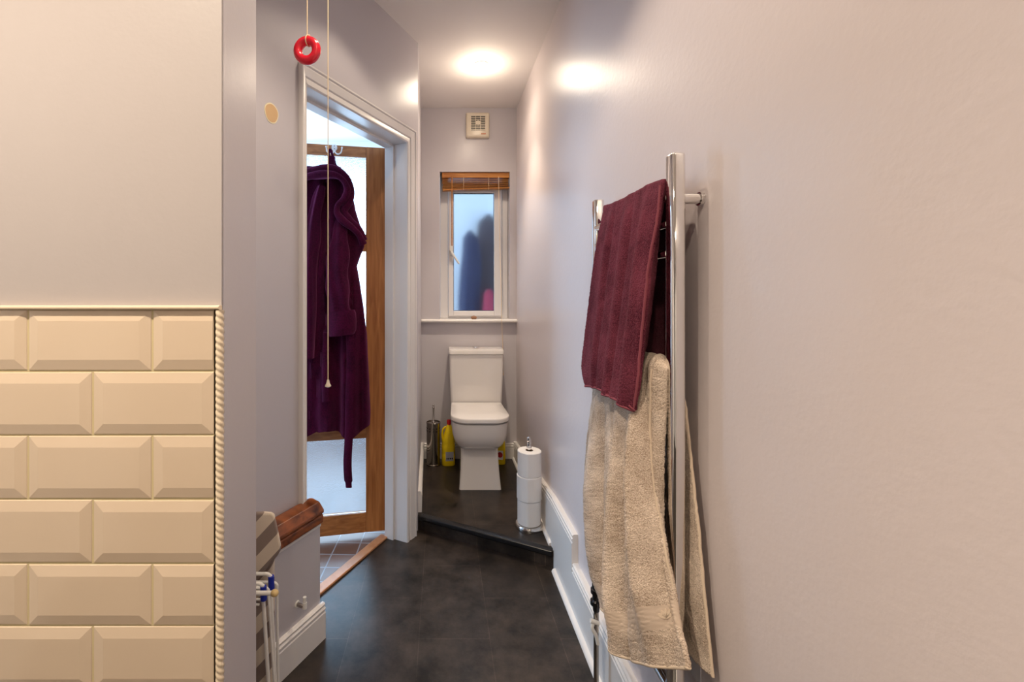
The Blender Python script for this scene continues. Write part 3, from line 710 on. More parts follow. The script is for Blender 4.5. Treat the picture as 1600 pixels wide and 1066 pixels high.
# --- bleach bottles
def bottle(x, y, label, rot, name='bleach_bottle', h=0.30, wd=0.088, red=False, cat='bottle'):
    t = thing(name, label, cat, (x, y, ZP), 'yellow cleaning bottles beside the toilet')
    R_ = Matrix.Translation((x, y, ZP)) @ Matrix.Rotation(rot, 4, 'Z')
    bm = B(); rings = []
    for z, wx_, wy_, off in ((0.0005, 0.9, 0.9, 0), (0.006, 1, 1, 0), (0.075, 1, 1, 0), (0.080, 0.97, 0.97, 0), (0.085, 1, 1, 0), (0.135, 1, 1, 0), (0.142, 0.96, 0.96, 0), (0.149, 1, 1, 0), (0.18, 0.88, 0.92, 0.0), (0.215, 0.68, 0.8, 0.002), (0.245, 0.50, 0.6, 0.004), (0.262, 0.36, 0.44, 0.004), (0.270, 0.28, 0.38, 0.004)):
        rings.append([R_ @ Vector((a+off, b, z*h/0.30)) for a, b in rrect(0, 0, wd*wx_, wd*0.7*wy_, 0.024*min(wx_, wy_), 5)])
    loft(bm, rings); bd = obj('bottle_body', bm, M_yellow, t, smooth=50)
    bm = B(); tube(bm, [R_ @ Vector(p) for p in catmull([(-0.018, -0.004, 0.255*h/.3), (-0.036, -0.004, 0.238*h/.3), (-0.042, -0.004, 0.20*h/.3), (-0.038, -0.004, 0.165*h/.3)], 6)], 0.007, 10); obj('bottle_handle', bm, M_yellow, t, smooth=60)
    bm = B(); lathe(bm, [(0, 0.268*h/.3), (0.014, 0.268*h/.3), (0.0145, 0.292*h/.3), (0.012, 0.300*h/.3), (0, 0.300*h/.3)], 0.004, 0, 20, M=R_); obj('bottle_cap', bm, M_redcap, t, smooth=40)
    bm = B(); yl = -wd*0.35-0.0006
    box(bm, (-0.022, yl-0.0006, 0.035), (0.030, yl+0.0004, 0.095), R_); lb = obj('bottle_label', bm, M_grey if not red else M_white, t)
    bm = B()
    if not red:
        for i in range(4): cxx = -0.013+i*0.0115; box(bm, (cxx-0.0035, yl-0.0012, 0.046), (cxx+0.0035, yl-0.0006, 0.056), R_)
        obj('hazard_symbol', bm, M_black, lb)
    else:
        lathe(bm, [(0, 0), (0.018, 0), (0.018, 0.001), (0, 0.001)], 0, 0, 20, M=R_ @ Matrix.Translation((0.010, yl-0.0006, 0.068)) @ Matrix.Rotation(PI/2, 4, 'X')); obj('label_print', bm, M_redcap, lb)
    return t
bottle(0.045, 3.035, 'yellow bleach bottle with red cap between brush and toilet', 0.12)
bottle(0.385, 3.06, 'yellow cleaner bottle mostly hidden behind the toilet on its right', -0.2, 'cleaner_bottle', 0.27, 0.088, True)

# --- roll stand with three rolls
rx, ry = 0.428, 2.225
rs = thing('toilet_roll_stand', 'chrome upright toilet roll stand near the step edge', 'toilet roll holder', (rx, ry, ZP))
bm = B(); lathe(bm, [(0, 0.001), (0.067, 0.001), (0.068, 0.004), (0.068, 0.016), (0.064, 0.022), (0.012, 0.024), (0, 0.024)], rx, ry, 48, z0=ZP); obj('stand_base', bm, M_chrome, rs, smooth=40)
bm = B(); lathe(bm, [(0, 0.022), (0.0075, 0.022), (0.0075, 0.385), (0, 0.385)], rx, ry, 20, z0=ZP); obj('stand_pole', bm, M_chrome, rs, smooth=40)
bm = B(); lathe(bm, [(0, 0.384), (0.013, 0.384), (0.0135, 0.392), (0.010, 0.396), (0.011, 0.412), (0.013, 0.414), (0.0135, 0.420), (0.009, 0.424), (0.011, 0.430), (0.0105, 0.437), (0, 0.442)], rx, ry, 24, z0=ZP); obj('stand_knob', bm, M_chrome, rs, smooth=40)
names = ['white toilet roll at the bottom of the stacked stand', 'white toilet roll in the middle of the stand, slightly wider', 'white toilet roll at the top of the stand below the knob']
rh = 0.117; zb0 = ZP+0.0245
def roll(k, ro, dx):
    bm = B(); z0_ = zb0+k*rh+0.0006*k
    n = 56; rings = []
    for rr, z in ((0.019, 0.0), (ro-0.003, 0.0), (ro, 0.003), (ro, rh*0.5), (ro, rh-0.003), (ro-0.003, rh), (0.019, rh), (0.019, 0.0)):
        ring = []
        for i in range(n):
            a = 2*PI*i/n; q = rr
            if rr > 0.03:
                q = rr*(1+0.006*math.sin(3*a+k))
                if -2.05 < a-2*PI*(a > PI)*1 < -1.75: q += 0.0022
            ring.append(Vector((rx+dx+q*math.cos(a), ry+q*math.sin(a), z0_+z)))
        rings.append(ring)
    loft(bm, rings, cap=False); bmesh.ops.remove_doubles(bm, verts=bm.verts, dist=1e-6)
    o = tag(obj('toilet_roll', bm, M_paper, base=(rx+dx, ry, z0_), smooth=40), names[k], 'toilet roll', 'toilet rolls on the stand')
    bm = B(); loft(bm, [[Vector((rx+dx+r_*math.cos(2*PI*i/30), ry+r_*math.sin(2*PI*i/30), z)) for i in range(30)] for r_, z in ((0.019, z0_+0.001), (0.019, z0_+rh-0.001), (0.0178, z0_+rh-0.001), (0.0178, z0_+0.001), (0.019, z0_+0.001))], cap=False)
    bm.transform(Matrix.Identity(4)); obj('roll_core', bm, M_kraft, o)
roll(0, 0.0565, 0); roll(1, 0.060, 0.0); roll(2, 0.0575, 0.001)

# ------------------------------------------------------------------ towel rail
PXc = 0.467; PW, PD = 0.028, 0.034
pn, pf_ = 0.909, 1.357
ZT = CH+0.276; ZB = 0.355
tr = thing('heated_towel_rail', 'tall chrome ladder towel rail on the right wall', 'towel rail', (PXc, (pn+pf_)/2, ZB))
for y in (pn, pf_):
    bm = B(); loft(bm, [[Vector((x, yy, z)) for x, yy in rrect(PXc, y, PW*s_, PD*s_, 0.0085*s_, 5)] for s_, z in ((0.9, ZB), (1, ZB+0.003), (1, ZT-0.003), (0.9, ZT))])
    obj('post', bm, M_chrome, tr, smooth=40)
bars = [1.408, 1.375, 1.30, 1.045, 1.01, 0.88, 0.83, 0.78, 0.60, 0.55, 0.50, 0.42]
bars = [1.413, 1.36, 1.30, 1.055, 1.0, 0.95, 0.80, 0.75, 0.70, 0.52, 0.47, 0.42]
for z in bars:
    bm = B(); tube(bm, [Vector((PXc-0.004, pn+0.012, z)), Vector((PXc-0.004, pf_-0.012, z))], 0.0105, 18); obj('crossbar', bm, M_chrome, tr, smooth=50)
for y, z in ((pn, 1.408), (pf_, 1.408), (pn, 0.50), (pf_, 0.50)):
    bm = B(); tube(bm, [Vector((PXc+0.012, y, z)), Vector((XR-0.006, y, z))], 0.0105, 20); tube(bm, [Vector((XR-0.007, y, z)), Vector((XR-0.0004, y, z))], 0.0135, 20); obj('wall_bracket', bm, M_chrome, tr, smooth=40)
# valves at the far post
for y in (pf_, pn):
    bm = B(); x = PXc-0.006
    lathe(bm, [(0.0, 0), (0.012, 0), (0.012, -0.018), (0.016, -0.020), (0.016, -0.032), (0.011, -0.034), (0.011, -0.05), (0.017, -0.054), (0.017, -0.066), (0.010, -0.07), (0.009, -0.085), (0, -0.085)][::-1], x, y, 18, z0=ZB+0.002); obj('rail_valve', bm, plain('black_nickel', (0.06, 0.06, 0.065, 1), 0.18, 0.9) if y == pf_ else M_chrome, tr, smooth=40)
    bm = B(); tube(bm, [Vector((x, y, ZB-0.08)), Vector((x, y, 0.0005))], 0.0075, 14); obj('supply_pipe', bm, M_steel, tr, smooth=40)
bm = B(); x = PXc-0.006; tube(bm, catmull([(x-0.012, pf_-0.01, 0.245), (x-0.016, pf_-0.014, 0.23), (x-0.006, pf_-0.016, 0.21), (x+0.0, pf_-0.016, 0.185)], 5), 0.0055, 10); tube(bm, [Vector((x-0.02, pf_-0.01, 0.25)), Vector((x+0.004, pf_-0.012, 0.243))], 0.0065, 10)
obj('valve_tail', bm, M_white, tr, smooth=50)

# ------------------------------------------------------------------ towels
def cr1(p0, p1, p2, p3, t): return 0.5*((2*p1)+(p2-p0)*t+(2*p0-5*p1+4*p2-p3)*t*t+(3*p1-p0-3*p2+p3)*t**3)
def sample(col, t):
    n = len(col)-1; f = min(max(t, 0), 1)*n; i = min(int(f), n-1); q = f-i
    g = lambda k: col[k] if 0 <= k <= n else (col[0]*2-col[1] if k < 0 else col[-1]*2-col[-2])
    return cr1(g(i-1), g(i), g(i+1), g(i+2), q)
def sheet(cols, nu, nv, fold, pile, us=None):
    """cols: control columns, each a list of points top->bottom. returns a grid of Vectors [v][u]"""
    nc = len(cols); us = us or [i/(nc-1) for i in range(nc)]
    grid = []
    for j in range(nv+1):
        t = j/nv; cp = [sample(c, t) for c in cols]; row = []
        for i in range(nu+1):
            u = i/nu
            k = 0
            while k < nc-2 and us[k+1] < u: k += 1
            q = (u-us[k])/(us[k+1]-us[k])
            g = lambda m: cp[m] if 0 <= m < nc else (cp[0]*2-cp[1] if m < 0 else cp[-1]*2-cp[-2])
            p = cr1(g(k-1), g(k), g(k+1), g(k+2), q)
            p = p+fold(u, t)
            nz_ = noise.noise(p*260)*pile+noise.noise(p*40)*pile*0.8
            row.append(p+Vector((-nz_, 0, nz_*0.3)))
        grid.append(row)
    return grid
def grid_mesh(bm, grid, v0=0.0, v1=1.0):
    uvl = bm.loops.layers.uv.verify()
    vs = [[bm.verts.new(p) for p in row] for row in grid]
    nv = len(grid)-1; nu = len(grid[0])-1
    for j in range(nv):
        for i in range(nu):
            f = bm.faces.new((vs[j][i], vs[j][i+1], vs[j+1][i+1], vs[j+1][i]))
            for l, (a, b) in zip(f.loops, ((i, j), (i+1, j), (i+1, j+1), (i, j+1))):
                l[uvl].uv = (a/nu, v0+(v1-v0)*b/nv)
    return vs
def towel(name, label, cat, mat, medge, cols, backcols, bar_z, fold, thick, nu, nv, pile, base, topR=0.019, us=None, usb=None, edgeskip=0):
    front = sheet(cols, nu, nv, fold, pile, us)
    back = sheet(backcols, nu, nv//2, lambda u, t: Vector((-0.002*math.sin(u*9)*t, 0, 0)), pile, usb)
    # arc over the bar joining the first rows
    arc = []
    na = 14
    for j in range(1, na):
        a = j/na; row = []
        for i in range(nu+1):
            pb, pf2 = back[0][i], front[0][i]
            m = (pb+pf2)*0.5; h = pf2-pb; R_ = h.length/2
            row.append(m-h*0.5*math.cos(PI*a)+Vector((0, 0, R_*0.95*math.sin(PI*a))))
        arc.append(row)
    g = back[::-1]+arc+front
    bm = B(); grid_mesh(bm, g)
    # uv: v 0..1 over the front only
    uvl = bm.loops.layers.uv.verify(); tot = len(g)-1; f0 = (len(back)+len(arc))
    for f in bm.faces:
        for l in f.loops:
            jj = l[uvl].uv[1]*tot; l[uvl].uv = (l[uvl].uv[0], (jj-f0)/nv if jj > f0 else 0.0)
    L = Vector(base); bm.transform(Matrix.Translation(-L))
    me = bpy.data.meshes.new(name); bm.to_mesh(me); bm.free(); me.materials.append(mat); me.shade_smooth()
    o = bpy.data.objects.new(name, me); COL.objects.link(o); o.location = L
    md = o.modifiers.new('solidify', 'SOLIDIFY'); md.thickness = thick; md.offset = 0; md.use_rim = True
    tag(o, label, cat)
    return o, front, back, arc
Q = PXw
# maroon hand towel: columns from the fold nearest the camera to the far edge
c_in = [Q(1041, 291, .462), Q(1036, 340, .457), Q(1031, 400, .456), Q(1026, 450, .454), Q(1014, 540, .442), Q(1001, 590, .424), Q(989, 632, .401)]
c_bd = [Q(1033, 290, .449), Q(1026, 335, .438), Q(1012, 410, .422), Q(1005, 470, .414), Q(998, 540, .407), Q(994, 595, .402), Q(987, 641, .397)]
c_m1 = [P(1012, 298, 1.00), P(1004, 345, .985), P(992, 420, .985), P(985, 480, .985), P(976, 550, .99), P(970, 600, .99), P(966, 628, .99)]
c_m2 = [P(985, 312, 1.09), P(978, 350, 1.075), P(970, 420, 1.07), P(962, 480, 1.07), P(953, 550, 1.075), P(948, 590, 1.08), P(945, 615, 1.08)]
c_m3 = [P(962, 322, 1.18), P(955, 360, 1.165), P(946, 425, 1.165), P(940, 485, 1.165), P(932, 550, 1.17), P(930, 585, 1.17), P(930, 605, 1.17)]
c_far = [Q(944, 330, .458), Q(936, 378, .440), Q(928, 440, .430), Q(921, 500, .424), Q(914, 560, .418), Q(914, 582, .415), Q(919, 603, .412)]
mar_cols = [c_in, c_bd, c_m1, c_m2, c_m3, c_far]
def bk(y, zs, x0, x1): return [Vector((x0+(x1-x0)*i/(len(zs)-1), y, z)) for i, z in enumerate(zs)]
ZB1 = 1.413
mar_back = [bk(y, [1.425, 1.35, 1.2, 1.05, z], 0.4795, 0.494) for y, z in ((0.935, 0.985), (0.95, 0.98), (1.03, 0.98), (1.12, 0.98), (1.2, 0.985), (1.325, 0.99))]
usM = [0, 0.10, 0.30, 0.52, 0.74, 1.0]
def foldM(u, t):
    a = 0.0060*math.sin(u*25+1.2+0.6*t)+0.0016*math.sin(u*50+t*1.0)-0.007*math.exp(-((u-0.46)/0.018)**2)-0.007*math.exp(-((u-0.72)/0.018)**2)
    return Vector((-a*min(1, t*4+0.15), 0, 0))
mt, fM, bM_, aM = towel('hand_towel', 'maroon hand towel folded over the top bars of the towel rail', 'towel', M_purple, M_purpleedge, mar_cols, mar_back, ZB1, foldM, 0.0055, 120, 220, 0.0012, (0.45, 1.12, 0.95), us=usM, usb=usM)
iu = int(0.10*120)
bm = B(); tube(bm, [r_[iu]+Vector((-0.003, -0.001, 0)) for r_ in fM[::5]], 0.0028, 8); obj('edge_binding', bm, M_purpleedge, mt, smooth=60)
bm = B(); tube(bm, [p+Vector((-0.001, 0, -0.001)) for p in fM[-1][::3]], 0.0032, 8); obj('hem', bm, M_purpleedge, mt, smooth=60)
# beige bath towel
b_in = [Q(1043, 583, .452), Q(1041, 650, .450), Q(1038, 730, .449), Q(1036, 800, .447), Q(1040, 870, .441), Q(1053, 950, .437), Q(1072, 1040, .439)]
b_bd = [Q(1020, 576, .436), Q(1017, 660, .433), Q(1021, 750, .431), Q(1031, 820, .4325), Q(1040, 875, .4325), Q(1054, 955, .436), Q(1073, 1043, .438)]
b_m1 = [P(1003, 590, .975), P(996, 670, .95), P(998, 760, .93), P(1003, 830, .91), P(1008, 890, .90), P(1018, 960, .88), P(1030, 1040, .87)]
b_m2 = [P(985, 598, 1.04), P(978, 680, 1.01), P(974, 770, .985), P(972, 840, .97), P(971, 900, .96), P(972, 970, .95), P(980, 1030, .94)]
b_m3 = [P(966, 602, 1.10), P(962, 690, 1.07), P(958, 770, 1.05), P(956, 840, 1.03), P(955, 900, 1.02), P(956, 960, 1.00), P(958, 1012, 1.0)]
b_m4 = [P(945, 605, 1.18), P(938, 690, 1.165), P(934, 770, 1.15), P(936, 840, 1.13), P(941, 890, 1.12), P(945, 925, 1.11), P(950, 962, 1.10)]
b_far = [Q(928, 607, .446), Q(918, 680, .436), Q(912, 760, .428), Q(913, 825, .423), Q(918, 862, .420), Q(925, 895, .418), Q(936, 925, .416)]
be_cols = [b_in, b_bd, b_m1, b_m2, b_m3, b_m4, b_far]
def bkb(pts): return [Vector(p) for p in pts]
be_back = [[Q(1062, 596, .4815), Q(1071, 640, .492), Q(1082, 740, .4975), Q(1091, 820, .4985), Q(1100, 920, .4995), Q(1114, 1058, .5005)]]
for y0_, y1_ in ((0.965, 0.875), (1.0, 0.93), (1.06, 1.0), (1.12, 1.07), (1.2, 1.17), (1.325, 1.30)):
    be_back.append([Vector((0.4795+(0.497-0.4795)*min(1, t*4), y0_+(y1_-y0_)*t, 1.065+(0.505-1.065)*t)) for t in (0, .2, .4, .6, .8, 1)])
usB = [0, 0.10, 0.27, 0.44, 0.58, 0.78, 1.0]
def sm(a, b, x):
    x = min(1, max(0, (x-a)/(b-a))); return x*x*(3-2*x)
def foldB(u, t):
    amp = 0.3+0.7*sm(0, 0.35, t)-0.55*sm(0.72, 0.95, t)
    a = 0.017*math.sin(u*22+0.6+0.8*t)+0.007*math.sin(u*45+1.0+0.5*t)-0.016*math.exp(-((u-0.40-0.05*t)/0.022)**2)-0.018*math.exp(-((u-0.60)/0.022)**2)-0.014*math.exp(-((u-0.80+0.03*t)/0.02)**2)
    e = sm(0.0, 0.10, u)
    return Vector((-a*amp*e, 0, 0.0))
bt, fB, bB_, aB = towel('bath_towel', 'beige bath towel hanging from the towel rail below the maroon one', 'towel', M_beige, M_beigeedge, be_cols, be_back, 1.055, foldB, 0.006, 150, 320, 0.0018, (0.45, 1.12, 0.45), us=usB, usb=usB)
iu = int(0.10*150)
bm = B(); tube(bm, [r_[iu]+Vector((-0.003, -0.001, 0)) for r_ in fB[::5]], 0.0028, 8); obj('edge_binding', bm, M_beigeedge, bt, smooth=60)
bm = B(); tube(bm, [p+Vector((-0.001, 0, -0.001)) for p in fB[-1][::3]], 0.0036, 8); obj('hem', bm, M_beigeedge, bt, smooth=60)
bm = B(); tube(bm, [r_[0] for r_ in bB_[::4]], 0.003, 8); obj('back_edge_binding', bm, M_beigeedge, bt, smooth=60)
bm = B(); q0 = Vector((0.492, 0.865, 0.50)); loft(bm, [[q0+Vector((0.0+a, b, c)) for a, b in ((0, 0), (0.0015, 0), (0.0015, 0.035), (0, 0.035))] for c in (0.008, -0.03)]); obj('care_label', bm, M_grey, bt, label='pale satin care label')
# small embroidered motif on the flat band: raised leaves
bm = B(); jc = int(0.842*320); ic = int(0.215*150); ctr = fB[jc][ic]; uu = (fB[jc][ic+4]-fB[jc][ic-4]).normalized(); vv = (fB[jc-4][ic]-fB[jc+4][ic]).normalized(); nrm = uu.cross(vv).normalized(); nrm = nrm if nrm.x < 0 else -nrm
for a in (-60, -30, 0, 30, 60):
    ar = math.radians(a); dr = uu*math.sin(ar)+vv*math.cos(ar); sd = uu*math.cos(ar)-vv*math.sin(ar)
    c = ctr+dr*0.008+nrm*0.0042-vv*0.004
    loft(bm, [[c+dr*0.008*math.cos(q)+sd*0.0028*math.sin(q)+nrm*h_ for q in [2*PI*i/12 for i in range(12)]] for h_ in (-0.001, 0.0006)])
obj('woven_emblem', bm, M_beigeedge, bt, label='small tone-on-tone leaf emblem woven in the flat band')

# ------------------------------------------------------------------ coat hook and bathrobe
hk = P(522.5, 236, 2.225)
hs = None
# position on the leaf: distance along leaf where it appears at px 522.5
def leaf_at(px):
    r_ = (px-PX)/F; k_ = (H.x-r_*H.y)/(r_*HE.y-HE.x); return k_
sl = leaf_at(522.5); zk = dz(233)
zk = CH+(PY-232)/F*(H.y+HE.y*sl)
ch = thing('coat_hook', 'white double coat hook screwed to the oak door top', 'hook', tuple(MD @ Vector((sl, 0, zk))))
bm = B(); lathe(bm, [(0, 0.0005), (0.013, 0.0005), (0.014, 0.003), (0.011, 0.006), (0, 0.007)], 0, 0, 24, M=MD @ Matrix.Translation((sl, 0, zk+0.003)) @ Matrix.Rotation(-PI/2, 4, 'X') @ Matrix.Diagonal((1, 1.25, 1, 1)))
obj('hook_plate', bm, M_white, ch, smooth=50)
for sg in (-1, 1):
    bm = B(); tube(bm, [MD @ Vector(p) for p in catmull([(sl, 0.005, zk-0.008), (sl-sg*0.006, 0.014, zk-0.026), (sl-sg*0.020, 0.024, zk-0.034), (sl-sg*0.033, 0.030, zk-0.026), (sl-sg*0.037, 0.031, zk-0.006)], 6)], 0.0035, 10, radii=None); sphere(bm, MD @ Vector((sl-sg*0.037, 0.031, zk-0.004)), 0.005)
    obj('hook_arm', bm, M_white, ch, smooth=60)
for dz_ in (-0.004, 0.010):
    bm = B(); sphere(bm, MD @ Vector((sl, 0.0068, zk+dz_)), 0.0022); obj('screw', bm, M_darkmetal, ch)

YR = 2.168
kx = YR/F
rb = thing('bathrobe', 'plum fleece hooded bathrobe hanging on the oak door', 'bathrobe', tuple(P(515, 470, YR)))
rowsR = [(262, 478, 533, .030), (275, 462, 541, .042), (295, 447, 549, .052), (330, 436, 556, .062), (365, 429, 567, .068), (385, 428, 569, .068), (400, 431, 563, .068), (416, 435, 558, .066), (440, 433, 562, .066), (480, 430, 568, .066), (520, 428, 573, .068), (560, 427, 575, .070), (600, 426, 577, .071), (645, 425, 579, .072), (674, 425, 578, .072)]
def rlerp(y):
    for a, b in zip(rowsR[:-1], rowsR[1:]):
        if y <= b[0]: t = (y-a[0])/(b[0]-a[0]); return [p+(q-p)*t for p, q in zip(a, b)]
    return list(rowsR[-1])
bm = B(); rings = []; NR = 220
for i in range(NR):
    y = 262+(674-262)*i/(NR-1); _, xl, xr, dp = rlerp(y); cxp = (xl+xr)/2; hwp = (xr-xl)/2; t = (y-262)/412
    ring = []
    for j in range(150):
        a = 2*PI*j/150; ca, sa = math.cos(a), math.sin(a)
        X = (cxp+hwp*(abs(ca)**0.8)*math.copysign(1, ca)-PX)*kx
        f = 0.0
        if sa < 0:
            xx = (cxp+hwp*ca)
            f = (0.021*math.sin((xx-430)*0.17+1.3*math.sin(t*2.2))+0.011*math.sin((xx)*0.34+t*2))*(0.45+0.55*t)*(-sa)
            # centre overlap groove and left front edge
            f -= 0.044*math.exp(-((xx-(505+6*math.sin(t*5)))/3.4)**2)*(-sa)
            f -= 0.030*math.exp(-((xx-(551-6*t))/3.2)**2)*(-sa)*sm(0.35, 0.5, t)
        Yv = YR+dp*(abs(sa)**0.8)*math.copysign(1, sa)*(0.62 if sa > 0 else 1.0)-f
        zz = CH-(y-PY)*kx
        if t > 0.93: zz += (t-0.93)/0.07*(0.022*math.sin(ca*7+0.6)+0.012*ca)
        p = Vector((X, Yv, zz)); p += Vector((0, -1, 0))*noise.noise(p*14)*0.006
        ring.append(p)
    rings.append(ring)
loft(bm, rings); obj('robe_body', bm, M_robe, rb, smooth=80)
def RP(x, y, n): return Vector(((x-PX)/F*(YR-n), YR-n, CH-(y-PY)/F*(YR-n)))
# hood: puffy shell behind + rolled rim
bm = B(); rings = []
for i in range(26):
    t = i/25; y = 256+26*t; xl = 514-52*t**0.55-(0); xr = 521+28*t**0.6; dp = 0.020+0.058*t**0.6
    ring = []
    for j in range(60):
        a = 2*PI*j/60; X = (xl+xr)/2+(xr-xl)/2*math.cos(a)
        ring.append(RP(X, y+4*math.cos(a*2)*t, dp*max(0, -math.sin(a))*1.0+0.012-0.03*max(0, math.sin(a))+0.004*math.sin(a*9)*t))
    rings.append(ring)
loft(bm, rings); obj('hood', bm, M_robe, rb, smooth=80)
bm = B()
rim = catmull([RP(455, 284, .060), RP(482, 276, .082), RP(505, 272, .096), RP(525, 274, .100), RP(538, 284, .095), RP(543, 298, .092), RP(538, 311, .090), RP(528, 321, .090), RP(527, 333, .090), RP(536, 345, .090), RP(549, 355, .085), RP(560, 366, .078), RP(568, 382, .060)], 8)
tube(bm, rim, 0.011, 14, radii=[0.013+0.005*math.sin(i*0.11)**2 for i in range(len(rim))]); obj('hood_rim', bm, M_robe, rb, smooth=80)
bm = B()
rim2 = catmull([RP(455, 274, .050), RP(482, 268, .072), RP(505, 263, .086), RP(522, 264, .090), RP(540, 277, .084), RP(548, 297, .080), RP(546, 315, .075), RP(538, 330, .072), RP(548, 346, .070), RP(560, 358, .066), RP(569, 376, .052)], 8)
tube(bm, rim2, 0.014, 14, radii=[0.017]*len(rim2)); obj('hood_fold', bm, M_robe, rb, smooth=80)
bm = B(); tube(bm, catmull([RP(513, 264, .035), RP(514, 252, .028), RP(513.5, 240, .022), RP(516, 234, .020), RP(519, 241, .022), RP(523, 254, .028), RP(527, 268, .035)], 6), 0.006, 10, radii=None); box(bm, tuple(RP(514, 262, .045)), tuple(RP(524, 246, .020))); obj('hanging_loop', bm, M_robe, rb, bevel=0.004)
# sleeve with turned cuff
bm = B(); sl_pts = catmull([RP(503, 292, .050), RP(493, 330, .072), RP(484, 380, .088), RP(478, 450, .094), RP(477, 560, .094)], 14)
n_ = len(sl_pts); rings = []
for i, p in enumerate(sl_pts):
    t = i/(n_-1); wd = 0.016+0.030*min(1, t*1.6)+0.004*math.sin(t*17)
    rings.append([p+Vector((wd*math.cos(a)*(1+0.10*math.sin(3*a+t*5)), -0.034*math.sin(a)*(1+0.18*math.sin(5*a+t*4)), 0)) for a in [2*PI*k/36 for k in range(36)]])
loft(bm, rings); obj('sleeve', bm, M_robe, rb, smooth=80)
bm = B(); sl_pts = catmull([RP(534, 338, .040), RP(530, 375, .080), RP(526, 420, .095), RP(529, 460, .098), RP(532, 492, .10)], 14)
n_ = len(sl_pts); rings = []
for i, p in enumerate(sl_pts):
    t = i/(n_-1); wd = 0.016+0.036*math.sin(PI*min(0.62, t*0.9))+0.004*math.sin(t*20); 
    rings.append([p+Vector((wd*math.cos(a)*(1+0.08*math.sin(3*a+t*6)), -0.030*math.sin(a)*(1+0.15*math.sin(5*a+t*4)), 0)) for a in [2*PI*k/36 for k in range(36)]])
loft(bm, rings); obj('sleeve', bm, M_robe, rb, smooth=80)
bm = B(); rings = []
for (x, y, wd, dp) in ((532, 488, .050, .030), (533, 486, .060, .038), (534, 491, .064, .041), (535, 505, .064, .042), (535, 518, .062, .042), (534, 524, .056, .038), (534, 520, .040, .025)):
    c = RP(x, y, .10)
    rings.append([c+Vector((wd*math.cos(a), -dp*math.sin(a), 0.006*math.cos(a))) for a in [2*PI*k/36 for k in range(36)]])
loft(bm, rings); obj('cuff', bm, M_robe, rb, smooth=80)
bm = B(); bp_ = catmull([RP(546, 500, .105), RP(548, 560, .100), RP(546, 620, .098), RP(545, 680, .094), RP(543, 725, .092), RP(545, 762, .090)], 10)
loft(bm, [[p+Vector((wx_*(1.0 if i < len(bp_)-3 else 0.75), wy_, 0)) for wx_, wy_ in ((-0.019, 0), (-0.012, -0.006), (0.012, -0.006), (0.019, 0), (0.012, 0.005), (-0.012, 0.005))] for i, p in enumerate(bp_)]); obj('belt', bm, M_robe, rb, smooth=80)
bm = B(); bp2 = catmull([RP(510, 520, .085), RP(509, 560, .098), RP(508, 600, .100), RP(509, 628, .100)], 8)
loft(bm, [[p+Vector((wx_, wy_, 0)) for wx_, wy_ in ((-0.016, 0), (-0.010, -0.006), (0.010, -0.006), (0.016, 0), (0.010, 0.005), (-0.010, 0.005))] for p in bp2]); obj('belt_end', bm, M_robe, rb, smooth=80)

# ------------------------------------------------------------------ pull cords
def cord(bm, x, y, z0, z1, r_=0.0014): tube(bm, [Vector((x, y, z0)), Vector((x, y, (z0+z1)/2)), Vector((x, y, z1))], r_, 8)
Yc = 1.30; pcx = (512.5-PX)/F*Yc; ze = CH-(604-PY)/F*Yc
lp = thing('light_pull', 'thin cream pull cord with small acorn end before the doorway', 'pull cord', (pcx, Yc, CEIL))
bm = B(); cord(bm, pcx, Yc, CEIL-0.0005, ze+0.012); obj('cord', bm, M_cord, lp, smooth=60)
bm = B(); lathe(bm, [(0, 0.020), (0.003, 0.019), (0.0045, 0.012), (0.0055, 0.008), (0.0085, 0.003), (0.0085, 0.0), (0.004, -0.002), (0, -0.002)][::-1], pcx, Yc, 18, z0=ze); obj('acorn', bm, M_cream, lp, smooth=40)
bm = B(); lathe(bm, [(0, -0.018), (0.030, -0.016), (0.040, -0.001), (0, -0.001)], pcx, Yc, 28, z0=CEIL); obj('ceiling_switch', bm, M_white, lp, smooth=40)
Yr = 1.15; rcx = (480-PX)/F*Yr; rcz = CH-(79-PY)/F*Yr
rp = thing('ring_pull', 'red rubber ring hanging on a cream pull cord', 'ring pull', (rcx, Yr, CEIL))
RM, rm = 0.0245, 0.0113
bm = B(); Rz = Matrix.Translation((rcx, Yr, rcz)) @ Matrix.Rotation(math.radians(-8), 4, 'Z') @ Matrix.Rotation(math.radians(8), 4, 'Y')
rings = []
for i in range(48):
    a = 2*PI*i/48; c = Vector((RM*math.cos(a), 0, RM*math.sin(a))); e_ = Vector((math.cos(a), 0, math.sin(a)))
    rings.append([Rz @ (c+e_*rm*math.cos(b)+Vector((0, rm*math.sin(b), 0))) for b in [2*PI*k/22 for k in range(22)]])
rings.append(rings[0]); loft(bm, rings, cap=False); bmesh.ops.remove_doubles(bm, verts=bm.verts, dist=1e-6); obj('rubber_ring', bm, M_red, rp, smooth=80)
bm = B(); cord(bm, rcx, Yr, CEIL-0.0005, rcz+RM+rm)
loop = [Rz @ (Vector((0, 0, RM))+Vector((0.002*math.sin(a), (rm+0.0015)*math.sin(a), (rm+0.0015)*math.cos(a)))) for a in [2*PI*k/24 for k in range(25)]]
tube(bm, loop, 0.0014, 8); sphere(bm, Rz @ Vector((0, 0, RM+rm+0.002)), 0.0026); obj('cord', bm, M_cord, rp, smooth=60)
bm = B(); lathe(bm, [(0, -0.018), (0.030, -0.016), (0.040, -0.001), (0, -0.001)], rcx, Yr, 28, z0=CEIL); obj('ceiling_switch', bm, M_white, rp, smooth=40)

